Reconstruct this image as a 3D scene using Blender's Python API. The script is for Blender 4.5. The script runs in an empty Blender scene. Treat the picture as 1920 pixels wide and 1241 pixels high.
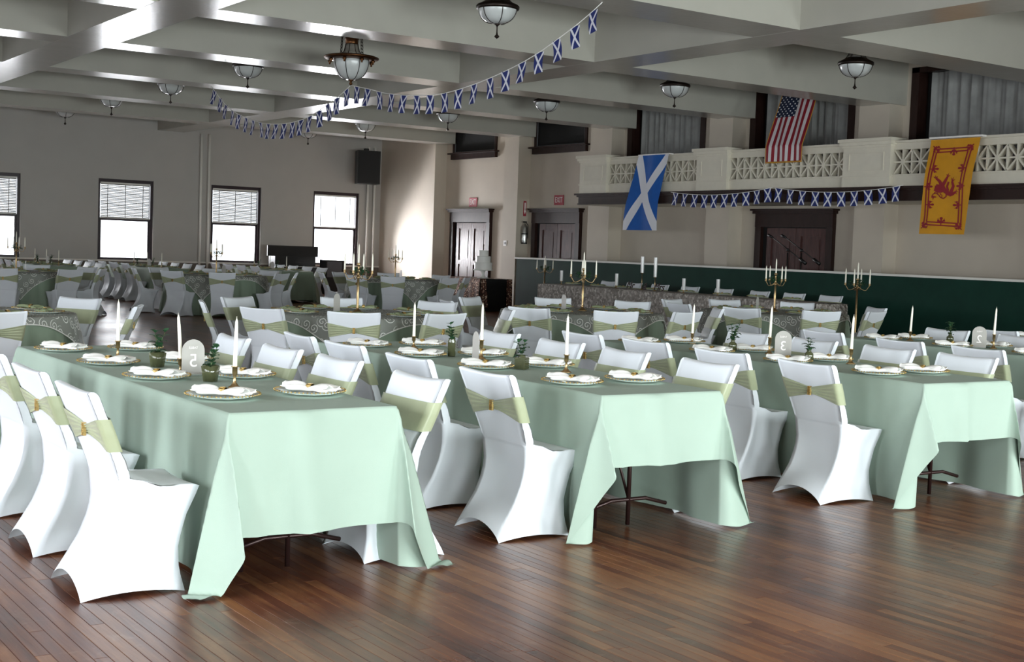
import bpy, math, random
from mathutils import Vector, Matrix
R = math.radians; PI = math.pi
random.seed(7)
scn = bpy.context.scene
col = scn.collection

# ---------------------------------------------------------------- camera
cam_d = bpy.data.cameras.new('camera'); cam = bpy.data.objects.new('camera', cam_d); col.objects.link(cam)
cam_d.sensor_fit = 'HORIZONTAL'; cam_d.sensor_width = 36.0
cam_d.lens = 36.0 * 2464.14 / 1920.0
cam_d.clip_start = 0.05; cam_d.clip_end = 300
cam.matrix_world = Matrix(((0.8237, 0.00617, -0.5670, 0.0), (-0.56591, 0.07165, -0.82135, 0.0),
                           (0.03556, 0.99741, 0.06251, 1.52), (0, 0, 0, 1)))
scn.camera = cam

# ---------------------------------------------------------------- world, daylight, exposure
w = bpy.data.worlds.new('world'); scn.world = w; w.use_nodes = True
bg = w.node_tree.nodes['Background']
bg.inputs['Color'].default_value = (0.86, 0.93, 1.0, 1); bg.inputs['Strength'].default_value = 3.5
vs = scn.view_settings
vs.view_transform = 'Standard'; vs.look = 'None'; vs.gamma = 1.0; vs.exposure = 0.0; vs.use_curve_mapping = False
scn.cycles.use_denoising = True
scn.cycles.max_bounces = 8; scn.cycles.diffuse_bounces = 4; scn.cycles.glossy_bounces = 3
scn.cycles.transparent_max_bounces = 16; scn.cycles.sample_clamp_indirect = 6.0
scn.cycles.caustics_reflective = False; scn.cycles.caustics_refractive = False

ZT = 0.77            # table height
YW = 36.6            # window wall
ZB, ZC = 4.5, 5.4    # underside of beams, ceiling
XL, YB = -4.0, -4.0  # left wall, wall behind the camera
BACK_WIN = [-1.2, 2.0, 5.2, 8.4, 11.6, 14.8]
LEFT_WIN = [1.2, 4.6, 8.0, 11.4, 14.8, 18.2, 21.6, 25.0, 28.4, 31.8]
FAR_WIN = [-1.65, 1.6, 4.9, 8.35, 11.99, 15.26, 18.53]
def area(name, loc, rot, sx, sy, power, color):
    l = bpy.data.lights.new(name, 'AREA'); l.shape = 'RECTANGLE'; l.size = sx; l.size_y = sy
    l.energy = power; l.color = color
    o = bpy.data.objects.new(name, l); o.location = loc; o.rotation_euler = rot; col.objects.link(o)
for x in BACK_WIN:
    area('daylight_back', (x, YB - 0.5, 1.3), (R(90), 0, R(0)), 1.9, 2.1, 640, (0.90, 1.0, 1.0))
for i, y in enumerate(LEFT_WIN):
    area('daylight_left', (XL - 0.5, y, 1.95), (R(90), 0, R(-90)), 1.8, 2.3, (350, 350, 400, 200)[i] if i < 4 else 32, (0.88, 0.94, 1.0))
for x in FAR_WIN:
    area('daylight_far', (x, YW + 0.5, 1.38), (R(90), 0, R(180)), 1.5, 1.1, 100 if x < 18 else 700, (0.97, 0.97, 1.0))
    area('daylight_far_upper', (x, YW + 0.5, 2.5), (R(90), 0, R(180)), 1.5, 1.1, 9 if x < 18 else 40, (0.95, 0.97, 1.0))

# ================================================================ helpers
def lin(c):
    if isinstance(c, str): c = tuple(int(c[i:i+2], 16) for i in (0, 2, 4))
    return tuple(((v/255)/12.92 if v/255 <= .04045 else ((v/255+.055)/1.055)**2.4) for v in c) + (1,)

class MB:
    def __init__(s): s.v = []; s.f = []; s.mi = []; s.uv = []
    def add(s, vs, fs, mi=0, uvs=None):
        n = len(s.v); s.v += [tuple(p) for p in vs]
        s.f += [tuple(i+n for i in f) for f in fs]; s.mi += [mi]*len(fs)
        s.uv += (list(uvs) if uvs is not None else [(0, 0)]*len(vs))
        return s
    def box(s, x0, x1, y0, y1, z0, z1, mi=0, M=None):
        vs = [(x, y, z) for z in (z0, z1) for y in (y0, y1) for x in (x0, x1)]
        if M is not None: vs = [tuple(M @ Vector(p)) for p in vs]
        return s.add(vs, [(0, 2, 3, 1), (4, 5, 7, 6), (0, 1, 5, 4), (2, 6, 7, 3), (0, 4, 6, 2), (1, 3, 7, 5)], mi)
    def lathe(s, prof, n=20, c=(0, 0, 0), mi=0, f=None):
        vs = []; fs = []
        for (r, z) in prof:
            for i in range(n):
                a = 2*PI*i/n; rr = r*(f(a, z) if f else 1)
                vs.append((c[0]+rr*math.cos(a), c[1]+rr*math.sin(a), c[2]+z))
        for j in range(len(prof)-1):
            for i in range(n):
                k = (i+1) % n
                fs.append((j*n+i, j*n+k, (j+1)*n+k, (j+1)*n+i))
        if prof[0][0] > 1e-4: fs.append(tuple(reversed(range(n))))
        if prof[-1][0] > 1e-4: fs.append(tuple((len(prof)-1)*n+i for i in range(n)))
        return s.add(vs, fs, mi)
    def tube(s, pts, r, n=8, mi=0, cap=True):
        pts = [Vector(p) for p in pts]; rs = r if isinstance(r, (list, tuple)) else [r]*len(pts)
        vs = []; fs = []; up = Vector((0, 0, 1)); prev = None
        for i, p in enumerate(pts):
            d = (pts[min(i+1, len(pts)-1)] - pts[max(i-1, 0)])
            if d.length < 1e-9: d = Vector((0, 0, 1))
            d.normalize()
            a = prev if prev is not None else (up if abs(d.z) < .9 else Vector((1, 0, 0)))
            a = (a - d*a.dot(d)).normalized(); b = d.cross(a); prev = a
            for k in range(n):
                t = 2*PI*k/n; vs.append(p + (a*math.cos(t)+b*math.sin(t))*rs[i])
        for i in range(len(pts)-1):
            for k in range(n):
                m = (k+1) % n; fs.append((i*n+k, i*n+m, (i+1)*n+m, (i+1)*n+k))
        if cap: fs.append(tuple(reversed(range(n)))); fs.append(tuple((len(pts)-1)*n+k for k in range(n)))
        return s.add(vs, fs, mi)
    def grid(s, fn, us, vs_, mi=0, closed_u=False):
        nu, nv = len(us), len(vs_); P = []; U = []
        for j, v in enumerate(vs_):
            for i, u in enumerate(us): P.append(tuple(fn(u, v))); U.append((u, v))
        F = []
        for j in range(nv-1):
            for i in range(nu if closed_u else nu-1):
                k = (i+1) % nu; F.append((j*nu+i, j*nu+k, (j+1)*nu+k, (j+1)*nu+i))
        return s.add(P, F, mi, U)
    def prism(s, pts, o, ex, ey, ez, h, mi=0):
        """pts 2-d outline in the plane (ex, ey) at o, extruded h along ez"""
        o, ex, ey, ez = map(Vector, (o, ex, ey, ez)); n = len(pts)
        a = [o+ex*p[0]+ey*p[1] for p in pts]; b = [p+ez*h for p in a]
        return s.add(a+b, [tuple(reversed(range(n))), tuple(range(n, 2*n))] + [(i, (i+1) % n, (i+1) % n+n, i+n) for i in range(n)], mi)
    def mesh(s, name, mats, smooth=False):
        me = bpy.data.meshes.new(name); me.from_pydata(s.v, [], s.f)
        for m in (mats if isinstance(mats, (list, tuple)) else [mats]): me.materials.append(m)
        if len(set(s.mi)) > 1: me.polygons.foreach_set('material_index', s.mi)
        uvl = me.uv_layers.new(name='UVMap'); li = [0]*len(me.loops); me.loops.foreach_get('vertex_index', li)
        flat = []
        for i in li: flat += s.uv[i]
        uvl.data.foreach_set('uv', flat)
        if smooth: me.polygons.foreach_set('use_smooth', [True]*len(me.polygons))
        me.update(); return me
    def build(s, name, mats, parent=None, smooth=False):
        return link(name, s.mesh(name, mats, smooth), parent)

def link(name, me, parent=None):
    o = bpy.data.objects.new(name, me); col.objects.link(o)
    if parent is not None: o.parent = parent
    return o
def tag(o, label=None, cat=None, group=None, kind=None):
    if label: o['label'] = label
    if cat: o['category'] = cat
    if group: o['group'] = group
    if kind: o['kind'] = kind
    return o
def thing(name, loc, rz=0, label=None, cat=None, group=None):
    o = bpy.data.objects.new(name, None); o.empty_display_size = .1; col.objects.link(o)
    o.location = loc; o.rotation_euler = (0, 0, rz); return tag(o, label, cat, group)
def dup(o, loc=None, rz=None, label=None, group=None):
    def rec(x, par):
        c = x.copy(); col.objects.link(c); c.parent = par
        for ch in KIDS.get(x.name, []): rec(ch, c)
        return c
    c = rec(o, None)
    if loc is not None: c.location = loc
    if rz is not None: c.rotation_euler = (0, 0, rz)
    if label: c['label'] = label
    if group: c['group'] = group
    return c
KIDS = {}
def freeze(o):
    KIDS[o.name] = list(o.children); [freeze(c) for c in o.children]; return o
class Proto:
    """the first placing moves the source itself, the others copy it"""
    def __init__(s, root): s.r = freeze(root); s.n = 0
    def put(s, loc, rz, label, group=None):
        s.n += 1
        if s.n == 1:
            o = s.r; o.location = loc; o.rotation_euler = (0, 0, rz); tag(o, label, None, group); return o
        return dup(s.r, loc, rz, label, group)
def sm(a, b, x):
    t = max(0, min(1, (x-a)/(b-a))); return t*t*(3-2*t)
def interp(tab, x):
    if x <= tab[0][0]: return tab[0][1]
    for (a, p), (b, q) in zip(tab, tab[1:]):
        if x <= b: return p+(q-p)*(x-a)/(b-a)
    return tab[-1][1]
def lsp(a, b, n): return [a+(b-a)*i/(n-1) for i in range(n)]
ORD = ['first', 'second', 'third', 'fourth', 'fifth', 'sixth', 'seventh', 'eighth']

# ================================================================ materials
def nodes(name):
    m = bpy.data.materials.new(name); m.use_nodes = True; nt = m.node_tree
    return m, nt, nt.nodes['Principled BSDF'], nt.nodes['Material Output']
def N(nt, t, **k):
    n = nt.nodes.new(t)
    for a, b in k.items(): setattr(n, a, b)
    return n
def coord(nt, kind='Object', scale=(1, 1, 1)):
    tc = N(nt, 'ShaderNodeTexCoord'); mp = N(nt, 'ShaderNodeMapping'); mp.inputs['Scale'].default_value = scale
    nt.links.new(tc.outputs[kind], mp.inputs['Vector']); return mp.outputs['Vector']
def mat(name, c, rough=.6, metal=0, var=.08, vs=6, bump=0, bs=80, sheen=0, coat=0, spec=.5, stretch=(1, 1, 1), trans=0):
    m, nt, b, out = nodes(name); L = nt.links.new
    base = lin(c); v = coord(nt, 'Object', stretch)
    nz = N(nt, 'ShaderNodeTexNoise'); nz.inputs['Scale'].default_value = vs; nz.inputs['Detail'].default_value = 5; L(v, nz.inputs['Vector'])
    cr = N(nt, 'ShaderNodeValToRGB')
    cr.color_ramp.elements[0].color = tuple(x*(1-var) for x in base[:3])+(1,); cr.color_ramp.elements[1].color = tuple(min(1, x*(1+var)) for x in base[:3])+(1,)
    cr.color_ramp.elements[0].position = .3; cr.color_ramp.elements[1].position = .7
    L(nz.outputs['Fac'], cr.inputs['Fac']); L(cr.outputs['Color'], b.inputs['Base Color'])
    b.inputs['Roughness'].default_value = rough; b.inputs['Metallic'].default_value = metal
    b.inputs['Specular IOR Level'].default_value = spec
    if sheen: b.inputs['Sheen Weight'].default_value = sheen
    if coat: b.inputs['Coat Weight'].default_value = coat; b.inputs['Coat Roughness'].default_value = .25
    if trans: b.inputs['Transmission Weight'].default_value = trans
    if bump:
        n2 = N(nt, 'ShaderNodeTexNoise'); n2.inputs['Scale'].default_value = bs; n2.inputs['Detail'].default_value = 3; L(v, n2.inputs['Vector'])
        bp = N(nt, 'ShaderNodeBump'); bp.inputs['Strength'].default_value = bump; bp.inputs['Distance'].default_value = .01
        L(n2.outputs['Fac'], bp.inputs['Height']); L(bp.outputs['Normal'], b.inputs['Normal'])
    return m
def glassy(name, c, t=.8, rough=.05, gl=1.0):
    """thin clear or tinted glass: see-through with a glossy coat"""
    m, nt, b, out = nodes(name); L = nt.links.new
    tr = N(nt, 'ShaderNodeBsdfTransparent'); tr.inputs['Color'].default_value = lin(c)
    b.inputs['Base Color'].default_value = lin(c); b.inputs['Roughness'].default_value = rough; b.inputs['Specular IOR Level'].default_value = gl
    nz = N(nt, 'ShaderNodeTexNoise'); nz.inputs['Scale'].default_value = 20; L(coord(nt), nz.inputs['Vector'])
    mr = N(nt, 'ShaderNodeMapRange'); mr.inputs['To Min'].default_value = 1-t-.03; mr.inputs['To Max'].default_value = 1-t+.03
    L(nz.outputs['Fac'], mr.inputs['Value'])
    fr = N(nt, 'ShaderNodeFresnel'); fr.inputs['IOR'].default_value = 1.45
    ad = N(nt, 'ShaderNodeMath', operation='ADD', use_clamp=True); L(mr.outputs['Result'], ad.inputs[0]); L(fr.outputs['Fac'], ad.inputs[1])
    mx = N(nt, 'ShaderNodeMixShader'); L(ad.outputs[0], mx.inputs['Fac']); L(tr.outputs['BSDF'], mx.inputs[1]); L(b.outputs['BSDF'], mx.inputs[2])
    L(mx.outputs['Shader'], out.inputs['Surface']); return m

M = {}
M['wall'] = mat('wall_paint', 'C6BBAC', .7, var=.03, vs=2, bump=.05, bs=120)
M['wall_far'] = mat('wall_paint_grey', 'B6B3AE', .7, var=.03, vs=1.5, bump=.05, bs=120)
M['wainscot'] = mat('wainscot_paint', '7E756C', .6, var=.04)
M['trimw'] = mat('white_trim', 'E6E3DC', .45, var=.02)
M['coffer'] = mat('coffer_paint', 'CCC7BA', .55, var=.03, vs=2, bump=.05, bs=60)
M['beam'] = mat('beam_gloss_paint', 'B4B0A8', .2, var=.03, vs=3, bump=.18, bs=14, spec=.6, stretch=(1, 1, 6))
M['beamside'] = mat('beam_matte_paint', 'AEABA1', .65, var=.03, vs=2)
M['balc'] = mat('balcony_plaster', 'DDD6C6', .5, var=.03, vs=8)
M['dwood'] = mat('dark_varnished_wood', '4C312E', .3, var=.3, vs=5, bump=.3, bs=9, spec=.22, stretch=(4, 4, .6))
M['dwood2'] = mat('dark_wood_trim', '2C1B17', .4, var=.25, vs=5, spec=.25, stretch=(3, 3, .7))
M['black'] = mat('black_void', '0C0B0B', .8, var=.1)
M['winframe'] = mat('window_frame_paint', '2A1820', .4, var=.15)
M['green'] = mat('dark_green_panel', '12352B', .55, spec=.15, var=.12, vs=3, bump=.05, bs=30)
M['cover'] = mat('white_stretch_fabric', 'E6EAF0', .5, var=.012, vs=4, bump=.04, bs=300, sheen=.1, spec=.35)
M['sash'] = mat('sage_sash_fabric', 'A3A989', .42, var=.06, vs=10, bump=.08, bs=200, sheen=.3)
M['gold'] = mat('gold_metal', 'D3B678', .3, 1, var=.15, vs=60, bump=.5, bs=300)
M['brass'] = mat('brushed_brass', 'BFA277', .33, 1, var=.12, vs=30, bump=.05)
M['cloth'] = mat('sage_tablecloth', 'A5B7AA', .75, var=.03, vs=3, bump=.06, bs=400, sheen=.04, spec=.2)
M['cloth2'] = mat('dark_sage_round_cloth', '8FA08C', .6, var=.04, vs=3, bump=.06, bs=400, sheen=.1, spec=.3)
M['napkin'] = mat('white_napkin', 'F6F4F0', .8, var=.02, bump=.1, bs=150)
M['napkin_g'] = mat('sage_napkin', '98A27E', .7, var=.06, bump=.1, bs=150)
M['wax'] = mat('ivory_wax', 'F3EEDD', .4, var=.02, vs=8)
M['leaf'] = mat('eucalyptus_leaf', '2F5637', .5, var=.35, vs=25, bump=.1)
M['stem'] = mat('plant_stem', '4A5B33', .6)
M['bronze'] = mat('dark_bronze', '2B221D', .4, .7, var=.2, vs=20)
M['copper'] = mat('aged_copper', '5C3C24', .35, .9, var=.25, vs=15)
M['milk'] = mat('milk_glass', 'C9CCCB', .25, var=.04, vs=6, coat=.4)
M['steel'] = mat('dark_brown_steel', '33211F', .35, .5)
M['tabletop'] = mat('table_laminate', '9A938A', .5)
M['plastic'] = mat('black_plastic', '0B0B0C', .45, var=.15)
M['grille'] = mat('speaker_grille', '101012', .7, var=.3, vs=200)
M['grey'] = mat('grey_amp_front', '5A5B5E', .6)
M['red'] = mat('exit_sign_red', 'A92A3C', .5, var=.04)
M['white'] = mat('white_print', 'F2EDEA', .5, var=.02)
M['navy'] = mat('navy_flag_fabric', '1B2A63', .7, var=.08, vs=12)
M['blinds'] = mat('blind_slats', '77756F', .6, var=.05)
M['curtain'] = mat('sheer_grey_curtain', '939391', .85, var=.15, vs=4)
M['cake'] = mat('white_icing', 'E9E7E2', .5, var=.02)
M['glass'] = glassy('window_glass', 'FFFFFF', .95, .03)
M['clear'] = glassy('clear_glass', 'E8EFEA', .72, .06)
M['smoke'] = glassy('green_smoked_glass', '646848', .5, .08)
M['acryl'] = glassy('frosted_acrylic', 'BFBBB5', .30, .35, .3)
M['crystal'] = glassy('ribbed_crystal', 'FFFFFF', .4, .12)
M['script'] = mat('dark_walnut_script', '2C1712', .5, var=.2)
M['seq'] = None

def add_voronoi_bump(m, scale, strength, colors=None, rough=None, metal=None):
    nt = m.node_tree; b = nt.nodes['Principled BSDF']; L = nt.links.new
    v = N(nt, 'ShaderNodeTexVoronoi'); v.inputs['Scale'].default_value = scale; L(coord(nt), v.inputs['Vector'])
    bp = N(nt, 'ShaderNodeBump'); bp.inputs['Strength'].default_value = strength; bp.inputs['Distance'].default_value = .02
    L(v.outputs['Distance'], bp.inputs['Height']); L(bp.outputs['Normal'], b.inputs['Normal'])
    if colors:
        cr = N(nt, 'ShaderNodeValToRGB'); cr.color_ramp.interpolation = 'CONSTANT'
        cr.color_ramp.elements[0].color = lin(colors[0]); cr.color_ramp.elements[1].color = lin(colors[-1]); cr.color_ramp.elements[1].position = .88
        for i, c in enumerate(colors[1:-1]):
            e = cr.color_ramp.elements.new((i+1)*.88/(len(colors)-1)); e.color = lin(c)
        sp = N(nt, 'ShaderNodeSeparateColor'); L(v.outputs['Color'], sp.inputs['Color'])
        L(sp.outputs['Red'], cr.inputs['Fac']); L(cr.outputs['Color'], b.inputs['Base Color'])
        if rough is None: pass
    return v
M['seq'] = mat('rose_gold_sequins', '7B5648', .3, .6); add_voronoi_bump(M['seq'], 45, .5, ['3A2420', '6B463A', '8A6250', '4A2F28', 'E8CDB4'])
M['rosette'] = mat('rosette_lace', 'ACA49C', .8); add_voronoi_bump(M['rosette'], 22, 1.0, ['8F8780', 'A69E97', 'BDB5AE', '97908A', 'D2CBC4'])

def lace():
    m, nt, b, out = nodes('embroidered_organza'); L = nt.links.new
    v = coord(nt, 'UV', (7.5, 7.5, 1))
    vo = N(nt, 'ShaderNodeTexVoronoi', voronoi_dimensions='2D'); vo.inputs['Scale'].default_value = 1; vo.inputs['Randomness'].default_value = .7; L(v, vo.inputs['Vector'])
    sb = N(nt, 'ShaderNodeVectorMath', operation='SUBTRACT'); L(v, sb.inputs[0]); L(vo.outputs['Position'], sb.inputs[1])
    sx = N(nt, 'ShaderNodeSeparateXYZ'); L(sb.outputs['Vector'], sx.inputs[0])
    at = N(nt, 'ShaderNodeMath', operation='ARCTAN2'); L(sx.outputs['Y'], at.inputs[0]); L(sx.outputs['X'], at.inputs[1])
    a1 = N(nt, 'ShaderNodeMath', operation='DIVIDE'); L(at.outputs[0], a1.inputs[0]); a1.inputs[1].default_value = 2*PI
    ra = N(nt, 'ShaderNodeMath', operation='MULTIPLY_ADD'); L(vo.outputs['Distance'], ra.inputs[0]); ra.inputs[1].default_value = 4.2; L(a1.outputs[0], ra.inputs[2])
    fr = N(nt, 'ShaderNodeMath', operation='FRACT'); L(ra.outputs[0], fr.inputs[0])
    lt = N(nt, 'ShaderNodeMath', operation='LESS_THAN'); L(fr.outputs[0], lt.inputs[0]); lt.inputs[1].default_value = .26
    l2 = N(nt, 'ShaderNodeMath', operation='LESS_THAN'); L(vo.outputs['Distance'], l2.inputs[0]); l2.inputs[1].default_value = .43
    mu = N(nt, 'ShaderNodeMath', operation='MULTIPLY'); L(lt.outputs[0], mu.inputs[0]); L(l2.outputs[0], mu.inputs[1])
    mr = N(nt, 'ShaderNodeMapRange'); mr.inputs['To Min'].default_value = .55; mr.inputs['To Max'].default_value = .97; L(mu.outputs[0], mr.inputs['Value'])
    cm = N(nt, 'ShaderNodeMix', data_type='RGBA'); L(mu.outputs[0], cm.inputs['Factor'])
    cm.inputs['A'].default_value = lin('B4B4AF'); cm.inputs['B'].default_value = lin('F2F2EE'); L(cm.outputs['Result'], b.inputs['Base Color'])
    b.inputs['Roughness'].default_value = .6
    tr = N(nt, 'ShaderNodeBsdfTransparent'); mx = N(nt, 'ShaderNodeMixShader')
    L(mr.outputs['Result'], mx.inputs['Fac']); L(tr.outputs['BSDF'], mx.inputs[1]); L(b.outputs['BSDF'], mx.inputs[2]); L(mx.outputs['Shader'], out.inputs['Surface'])
    return m
M['lace'] = lace()

def wood_floor(name, shader_planks):
    m, nt, b, out = nodes(name); L = nt.links.new
    g = N(nt, 'ShaderNodeNewGeometry'); pos = g.outputs['Position']
    def mapped(s):
        mp = N(nt, 'ShaderNodeMapping'); mp.inputs['Scale'].default_value = s; L(pos, mp.inputs['Vector']); return mp.outputs['Vector']
    if shader_planks:
        mp = N(nt, 'ShaderNodeMapping'); mp.inputs['Rotation'].default_value = (0, 0, R(-90)); L(pos, mp.inputs['Vector'])
        br = N(nt, 'ShaderNodeTexBrick'); L(mp.outputs['Vector'], br.inputs['Vector'])
        br.inputs['Color1'].default_value = (0, 0, 0, 1); br.inputs['Color2'].default_value = (1, 1, 1, 1); br.inputs['Mortar'].default_value = (.3, .3, .3, 1)
        br.inputs['Scale'].default_value = 1; br.inputs['Brick Width'].default_value = 1.3; br.inputs['Row Height'].default_value = .057; br.inputs['Mortar Size'].default_value = .001
        tone = br.outputs['Color']
    else:
        at = N(nt, 'ShaderNodeAttribute'); at.attribute_name = 'tone'; tone = at.outputs['Fac']
    n1 = N(nt, 'ShaderNodeTexNoise'); n1.inputs['Scale'].default_value = 1; n1.inputs['Detail'].default_value = 6; L(mapped((38, 2.4, 1)), n1.inputs['Vector'])
    n2 = N(nt, 'ShaderNodeTexNoise'); n2.inputs['Scale'].default_value = .9; n2.inputs['Detail'].default_value = 5; n2.inputs['Roughness'].default_value = .65; L(pos, n2.inputs['Vector'])
    a = N(nt, 'ShaderNodeMath', operation='MULTIPLY_ADD'); L(n1.outputs['Fac'], a.inputs[0]); a.inputs[1].default_value = .55
    t = N(nt, 'ShaderNodeMath', operation='MULTIPLY'); L(tone, t.inputs[0]); t.inputs[1].default_value = .28; L(t.outputs[0], a.inputs[2])
    a2 = N(nt, 'ShaderNodeMath', operation='MULTIPLY_ADD'); L(n2.outputs['Fac'], a2.inputs[0]); a2.inputs[1].default_value = .75; L(a.outputs[0], a2.inputs[2])
    cr = N(nt, 'ShaderNodeValToRGB'); e = cr.color_ramp.elements
    e[0].position = .38; e[0].color = lin('2A1713'); e[1].position = 1.0; e[1].color = lin('90603F')
    x = e.new(.55); x.color = lin('47271F'); x = e.new(.75); x.color = lin('673C2B')
    L(a2.outputs[0], cr.inputs['Fac'])
    # pale scuffs and scratches
    w1 = N(nt, 'ShaderNodeTexNoise'); w1.inputs['Scale'].default_value = 1; w1.inputs['Detail'].default_value = 8; w1.inputs['Distortion'].default_value = 2.5; L(mapped((5, 5, 1)), w1.inputs['Vector'])
    wr = N(nt, 'ShaderNodeMapRange'); wr.inputs['From Min'].default_value = .60; wr.inputs['From Max'].default_value = .72; wr.inputs['To Max'].default_value = .22; L(w1.outputs['Fac'], wr.inputs['Value'])
    mx = N(nt, 'ShaderNodeMix', data_type='RGBA'); L(wr.outputs['Result'], mx.inputs['Factor']); L(cr.outputs['Color'], mx.inputs['A']); mx.inputs['B'].default_value = lin('A58B78')
    vo = N(nt, 'ShaderNodeTexVoronoi', feature='DISTANCE_TO_EDGE'); vo.inputs['Scale'].default_value = 1; 
    dz = N(nt, 'ShaderNodeTexNoise'); dz.inputs['Scale'].default_value = 1.5; L(pos, dz.inputs['Vector'])
    vm = N(nt, 'ShaderNodeVectorMath', operation='MULTIPLY_ADD'); L(dz.outputs['Color'], vm.inputs[0]); vm.inputs[1].default_value = (2.5, 2.5, 2.5); L(mapped((1.7, 2.6, 1)), vm.inputs[2]); L(vm.outputs['Vector'], vo.inputs['Vector'])
    sl = N(nt, 'ShaderNodeMath', operation='LESS_THAN'); L(vo.outputs['Distance'], sl.inputs[0]); sl.inputs[1].default_value = .006
    gate = N(nt, 'ShaderNodeMapRange'); gate.inputs['From Min'].default_value = .5; gate.inputs['From Max'].default_value = .62; gate.inputs['To Max'].default_value = .12; L(n2.outputs['Fac'], gate.inputs['Value'])
    sm_ = N(nt, 'ShaderNodeMath', operation='MULTIPLY'); L(sl.outputs[0], sm_.inputs[0]); L(gate.outputs['Result'], sm_.inputs[1])
    m2 = N(nt, 'ShaderNodeMix', data_type='RGBA'); L(sm_.outputs[0], m2.inputs['Factor']); L(mx.outputs['Result'], m2.inputs['A']); m2.inputs['B'].default_value = lin('B9926E')
    L(m2.outputs['Result'], b.inputs['Base Color'])
    rr = N(nt, 'ShaderNodeMapRange'); rr.inputs['To Min'].default_value = .2; rr.inputs['To Max'].default_value = .42; L(n2.outputs['Fac'], rr.inputs['Value']); L(rr.outputs['Result'], b.inputs['Roughness'])
    b.inputs['Specular IOR Level'].default_value = .5
    bp = N(nt, 'ShaderNodeBump'); bp.inputs['Strength'].default_value = .12; bp.inputs['Distance'].default_value = .01
    L(n1.outputs['Fac'], bp.inputs['Height']); L(bp.outputs['Normal'], b.inputs['Normal'])
    return m
M['plank'] = wood_floor('floor_boards', False); M['floor'] = wood_floor('floor_boards_far', True)
M['groove'] = mat('floor_groove', '1A0F0C', .9)

# ================================================================ the room
def struct(o): o['kind'] = 'structure'; return o
# floor: real boards near the camera, material beyond
FX0, FX1, FY0, FY1 = 0.4, 11.23, 2.6, 12.0
mb = MB()
mb.box(XL, FX0, YB, 36.75, -.1, 0); mb.box(FX1, 20.5, YB, 36.75, -.1, 0)
mb.box(FX0, FX1, YB, FY0, -.1, 0); mb.box(FX0, FX1, FY1, 36.75, -.1, 0)
mb.box(FX0, FX1, FY0, FY1, -.1, -.006, 1)
floor = struct(mb.build('floor', [M['floor'], M['groove']])); tag(floor, 'worn dark brown strip wood floor of the hall', 'floor')
pl = []; nx = int(round((FX1-FX0)/.057)); rr = random.Random(3)
for i in range(nx):
    x = FX0+i*.057; y = FY0-rr.random()*1.2
    while y < FY1:
        l = rr.uniform(.7, 2.3); pl.append((x, max(y, FY0), min(y+l, FY1), rr.random())); y += l
def plank_key(p):
    cx, cy = p[0]+.03, min(max((p[1]+p[2])/2, 0), 99)
    dx, dy = cx*.8237-cy*.566, cx*.567+cy*.82135
    seen = abs(dx/dy) < .41 and (1.52/dy) > .06 and 1.52/dy < .33
    return (0 if seen else 1, dy)
pl.sort(key=plank_key)
def plank_geo(mb, p):
    x, y0, y1, t = p; g = .0007; c = .0012
    X0, X1, Y0, Y1 = x+g, x+.057-g, y0+g, y1-g
    mb.add([(X0, Y0, -.006), (X1, Y0, -.006), (X1, Y1, -.006), (X0, Y1, -.006),
            (X0, Y0, -c), (X1, Y0, -c), (X1, Y1, -c), (X0, Y1, -c),
            (X0+c, Y0+c, 0), (X1-c, Y0+c, 0), (X1-c, Y1-c, 0), (X0+c, Y1-c, 0)],
           [(0, 1, 5, 4), (1, 2, 6, 5), (2, 3, 7, 6), (3, 0, 4, 7), (4, 5, 9, 8), (5, 6, 10, 9), (6, 7, 11, 10), (7, 4, 8, 11), (8, 9, 10, 11)])
def toned(me, tones):
    a = me.attributes.new('tone', 'FLOAT', 'POINT'); a.data.foreach_set('value', tones)
for p in pl[:300]:
    mb = MB(); plank_geo(mb, p); o = mb.build('plank', M['plank'], floor); toned(o.data, [p[3]]*12)
mb = MB(); tn = []
for p in pl[300:]: plank_geo(mb, p); tn += [p[3]]*12
o = mb.build('planks_beyond', M['plank'], floor); toned(o.data, tn); o['kind'] = 'stuff'

# ceiling and its beams
mb = MB(); mb.box(XL-.2, 20.6, YB-.2, 36.8, ZC, ZC+.2)
ceil = struct(mb.build('ceiling', M['coffer'])); tag(ceil, 'off-white coffered ceiling with deep glossy beams', 'ceiling')
for x0, x1 in ((-1.2, -.45), (5.8, 6.6), (12.85, 13.62)):
    mb = MB(); mb.box(x0, x1, YB, YW+.1, ZB, ZC); mb.mi[0] = 1
    mb.build('long_beam', [M['beamside'], M['beam']], ceil)
for y0, y1 in ((0, .8), (4.05, 4.85), (8.15, 8.95), (12.25, 13.1), (16.6, 17.35), (20.6, 21.35), (24.6, 25.35), (28.7, 29.45), (32.75, 33.5)):
    mb = MB()
    for a, b in ((XL, -1.2), (-.45, 5.8), (6.6, 12.85), (13.62, 20.4)): mb.box(a, b, y0, y1, ZB+.002, ZC); mb.mi[-6] = 1
    mb.build('cross_beam', [M['beamside'], M['beam']], ceil)

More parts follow.
